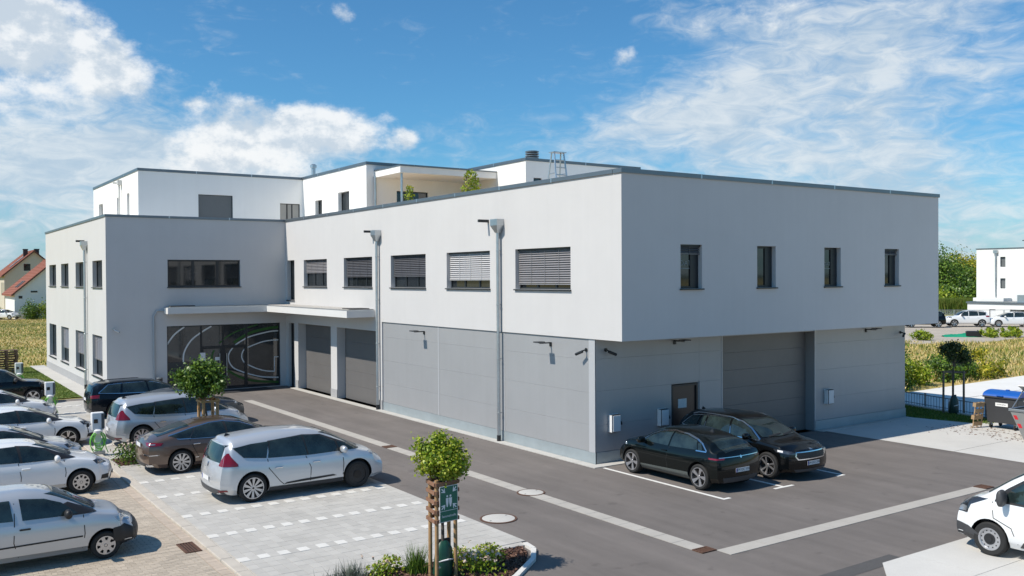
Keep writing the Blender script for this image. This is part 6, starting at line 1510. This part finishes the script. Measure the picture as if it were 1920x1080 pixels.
mb = MB(); mb.box(92.9, 93.7, 33.2, 34.1, 2.501, 3.35); mb.build('air_unit', zinc_m, FB)
mb = MB(); mb.tube([(100, 36.6, 9.1), (100, 36.6, 10.5)], .06, 6); mb.tube([(100, 35.8, 9.1), (100, 35.8, 10.0)], .05, 6); mb.box(99.9, 100.1, 36.2, 37.0, 10.0, 10.1); mb.build('aerial', anth, FB)
# chain-link fence
fz = thing('chain_link_fence', 'thin grey chain-link fence behind the far parked cars', 'fence'); p0, p1 = Vector((86.5, 38.2, -.1)), Vector((97, 29.0, -.1)); p_1 = Vector((76, 47.4, -.1)); L = (p1-p_1).length; d = (p1-p_1).normalized()
mb = MB(); mb.tube([(0, 0, 0), (0, 0, 1.75)], .045, 6); pme = mb.mesh('post', zinc_m)
for i in range(11): inst('post', pme, fz, tuple(p_1+d*(i*L/10)))
mb = MB(); mb.tube([tuple(p_1+Vector((0, 0, 1.72))), tuple(p1+Vector((0, 0, 1.72)))], .03, 5); mb.build('top_rail', zinc_m, fz)
mb = MB(); st = .16; nn = int(L/st)
for i in range(nn):
    a = p_1+d*(i*st); b_ = a+d*1.6
    for s_ in (1, -1):
        q0 = a if s_ > 0 else a+Vector((0, 0, 1.65)); q1 = a+d*1.6+(Vector((0, 0, 1.65)) if s_ > 0 else Vector((0, 0, 0))); mb.tube([tuple(q0), tuple(q1)], .006, 3, caps=False)
mb.build('wire_mesh', zinc_m, fz)
# far trees
def big_tree(loc, label, h, rad, m, n, leaf, cl=60, group='far trees', name='broadleaf_tree'):
    t = thing(name, label, 'tree', loc, group=group); c = (0, 0, h-rad[2]*.92)
    P, R, k = crown_points(n, c, rad, cl, min(rad)*.17, .35); leaves('crown', P, leaf, m, t, radial=R*.9)
    mb = MB(); mb.tube([(0, 0, -.3), (.1, 0, h*.3), (0, .1, h*.75)], .3, 8, radii=[.34, .25, .08]); mb.build('trunk', bark_m, t, 60)
    for q in k[::6]: mb = MB(); s0 = Vector((0, 0, h*random.uniform(.25, .5))); mb.tube([tuple(s0), tuple(s0.lerp(Vector(q), .5)), tuple(q)], .06, 5, radii=[.12, .07, .02]); mb.build('limb', bark_m, t)
def farpt(az_px, dist):
    a = math.atan((az_px-960)/1717.9); v = Vector((fw.x, fw.y, 0)).normalized(); r_ = Vector((rt0.x, rt0.y, 0)); q = v*math.cos(a)+r_*math.sin(a); return (-17.93+q.x*dist, -21.7+q.y*dist, -.06)
for px, dist, h, rad, m, lab in ((1752, 170, 9.5, (5.5, 5.5, 4.8), leaf_mid, 'dark green tree closest behind the hall corner'), (1782, 182, 8.3, (5, 5, 4.2), leaf_mid, 'rounded green tree between the hall and the far white building'),
        (1812, 190, 9.4, (6, 6, 4.8), leaf_yellow, 'yellow-green tree beside the far white building'), (1845, 196, 9.0, (6, 6, 4.6), leaf_yellow, 'yellow-green tree mostly behind the far white building'), (1800, 165, 5.0, (6, 4, 2.6), leaf_mid, 'low dark green tree in front of the yellow-green trees'),
        (1720, 190, 8.5, (6, 6, 4.4), leaf_mid, 'green tree hidden mostly by the hall'), (1765, 160, 3.2, (5, 3, 1.7), leaf_bright, 'low bright shrub row end by the hall corner')):
    big_tree(farpt(px, dist), lab, h, rad, m, 7500, .40, 90)
P = np.concatenate([np.stack([np.full(900, a)+rng.uniform(-.9, .9, 900), np.full(900, b)+rng.uniform(-.9, .9, 900), np.full(900, -.06)], 1) for a, b, _ in [farpt(px, 150) for px in range(1745, 1830, 4)]])
tag(blades('maize_field', P, 2.0, .16, grass_green, lean=.15), 'strip of green maize in front of the far trees', 'crop')
# distant wooded ridge all round the horizon
ridge_m = ramp_mat('ridge_forest', [(.3, (.05, .085, .06)), (.6, (.09, .13, .09))], scale=.02)
mb = MB(); n = 240
for ring, (R0, hs) in enumerate(((2050, 0), (2250, 1))):
    for i in range(n):
        a = 2*math.pi*i/n; h = 34+26*math.sin(3*a+1)+14*math.sin(7*a+2)+6*math.sin(19*a); mb.v.append((R0*math.cos(a), R0*math.sin(a), -5 if not hs else max(8, h)))
for i in range(n): j = (i+1) % n; mb.f.append((i, j, n+j, n+i)); mb.mi.append(0)
o = sheets_only(mb, 'hills', ridge_m, None); o['kind'] = 'structure'

# ------------------------------------------------------------------ left-hand houses
def house(name, label, x0, x1, y0, y1, eave, apex, wm, extra):
    t = thing(name, label, 'house'); xm = (x0+x1)/2; mb = MB()
    mb.poly([(x0, y0, -.3), (x1, y0, -.3), (x1, y0, eave), (xm, y0, apex), (x0, y0, eave)]); mb.poly([(x0, y1, -.3), (x0, y1, eave), (xm, y1, apex), (x1, y1, eave), (x1, y1, -.3)])
    mb.poly([(x0, y0, -.3), (x0, y0, eave), (x0, y1, eave), (x0, y1, -.3)]); mb.poly([(x1, y0, -.3), (x1, y1, -.3), (x1, y1, eave), (x1, y0, eave)]); sheets_only(mb, 'wall', wm, t)
    sl = (apex-eave)/(xm-x0); ov = .45; rfs = []
    for s_ in (-1, 1):
        xe = x0-ov if s_ < 0 else x1+ov; ze = eave-ov*sl
        mb = MB(); p = [(xe, ze), (xm, apex), (xm, apex+.22), (xe, ze+.22)]; mb.prism(p, y0-.35, y1+.35, map=lambda x, y, z: (x, z, y)); rf = mb.build('roof', tile_m, t); rfs.append(rf)
        # tile courses
        nC = int(math.hypot(xm-xe, apex-ze)/.36)
        for k in range(nC):
            f0 = k/nC; f1 = (k+1)/nC; A = Vector((xe+(xm-xe)*f0, ze+.22+(apex-ze)*f0)); Bq = Vector((xe+(xm-xe)*f1, ze+.22+(apex-ze)*f1)); nv = Vector((-(Bq-A).y, (Bq-A).x)).normalized()
            if nv.y < 0: nv = -nv
            mb = MB(); mb.prism([tuple(A+nv*.002), tuple(Bq+nv*.002), tuple(Bq+nv*.01), tuple(A+nv*.07)], y0-.36, y1+.36, map=lambda x, y, z: (x, z, y)); mb.build('tile_course', tile_m, rf)
        mb = MB(); mb.prism([(xe, ze-.02), (xm, apex-.02), (xm, apex+.10), (xe, ze+.10)], y0-.42, y0-.37, map=lambda x, y, z: (x, z, y)); mb.build('barge_board', mat('barge', (.09, .06, .05), .7, var=.1), rf)
    mb = MB(); mb.box(xm-.12, xm+.12, y0-.37, y1+.37, apex+.20, apex+.34); mb.build('ridge', tile_m, t)
    for (fx, w_, l_, yy) in extra.get('sky', []):
        f = fx; A = Vector((x0-.45+(xm-x0+.45)*f, 0, eave-.45*sl+.22+(apex-eave+.45*sl)*f)); an_ = math.atan(sl)
        mb = MB(); mb.box(-l_/2, l_/2, -w_/2, w_/2, .08, .16, M=Matrix.Translation((A.x, yy, A.z)) @ Matrix.Rotation(-an_, 4, 'Y')); mb.build('skylight', mat('skylight_glass', (.35, .38, .4), .1, metal=.5, var=0), rfs[0])
    Fg = Face('Y', y0)
    for (a, b, c, d_) in extra.get('gw', []):
        mb = MB(); Fg.box(mb, a, b, .005, .05, c, d_); mb.build('window', glass_m, t); mb = MB(); Fg.box(mb, a-.06, b+.06, .004, .03, c-.06, c-.005); mb.build('window_sill', white_wall, t)
    Fs = Face('X', x0)
    for (a, b, c, d_) in extra.get('sw', []): mb = MB(); Fs.box(mb, a, b, .005, .05, c, d_); mb.build('window', mat('shutter_beige', (.45, .42, .33), .6, var=.05), t)
    for (cx_, cy_) in extra.get('ch', []): mb = MB(); mb.box(cx_-.35, cx_+.35, cy_-.35, cy_+.35, apex-1.2, apex+.45); mb.box(cx_-.42, cx_+.42, cy_-.42, cy_+.42, apex+.45, apex+.58); mb.build('chimney', mat('chimney_dark', (.06, .055, .055), .8, var=.1), t)
    return t
house('detached_house', 'white gabled house with long red tiled roof behind the hedge', -1.75, 9.6, 135, 148, 3.75, 8.8, white_wall, dict(sky=[(.28, .8, 1.5, 138), (.28, .8, 1.5, 140.2)], gw=[(.45, 1.35, 3.9, 4.15), (4.2, 5.2, 5.2, 6.6), (-1.2, -.7, 3.0, 3.4)]))
house('detached_house', 'taller beige house with steep red roof and dark chimneys', -1.0, 8.2, 157, 170, 6.7, 10.7, beige_wall, dict(sky=[(.62, 1.1, 1.9, 160), (.45, 1.0, 1.6, 160)], gw=[(2.0, 3.0, 7.4, 8.6)], sw=[(157.6, 158.4, 3.2, 5.4), (159.4, 160.2, 3.2, 5.4), (161.2, 162, 3.2, 5.4)], ch=[(2.6, 160), (4.2, 158.5)]))
house('detached_house', 'pale house at the picture edge with dark gable edge', -13.5, -4.6, 190, 202, 6.0, 9.8, white_wall, {})
for k, (bx_, by_, rad, m, lab) in enumerate(((.2, 131.6, (1.6, 1.4, 1.7), leaf_mid, 'dark round hedge bush nearest the small white car'), (2.4, 130.4, (1.7, 1.4, 1.6), leaf_bright, 'brighter hedge bush next to the office wing corner'), (4.6, 129, (1.8, 1.4, 1.6), leaf_bright, 'hedge bush just hidden by the office wing'), (-3.9, 136.5, (.9, .9, .9), leaf_mid, 'small bush at the far picture edge by the beige house'))):
    bush((bx_, by_, -.06), lab, rad, m, 2200, .22, 40, 'hedge bushes by the houses')
N = 30000; X = rng.uniform(-22, 4, N); Y = rng.uniform(48, 128, N); P = np.stack([X, Y, np.full(N, -.06)], 1)
tag(blades('meadow_grass', P, .16, .12, grass_dry, lean=.5), 'dry yellow meadow between the lawn and the houses', 'grass')
sheet('side_road', [(-30, 131.5), (-1.5, 134.0), (-1.5, 135.0), (-30, 138)], -.05, gravel_road)
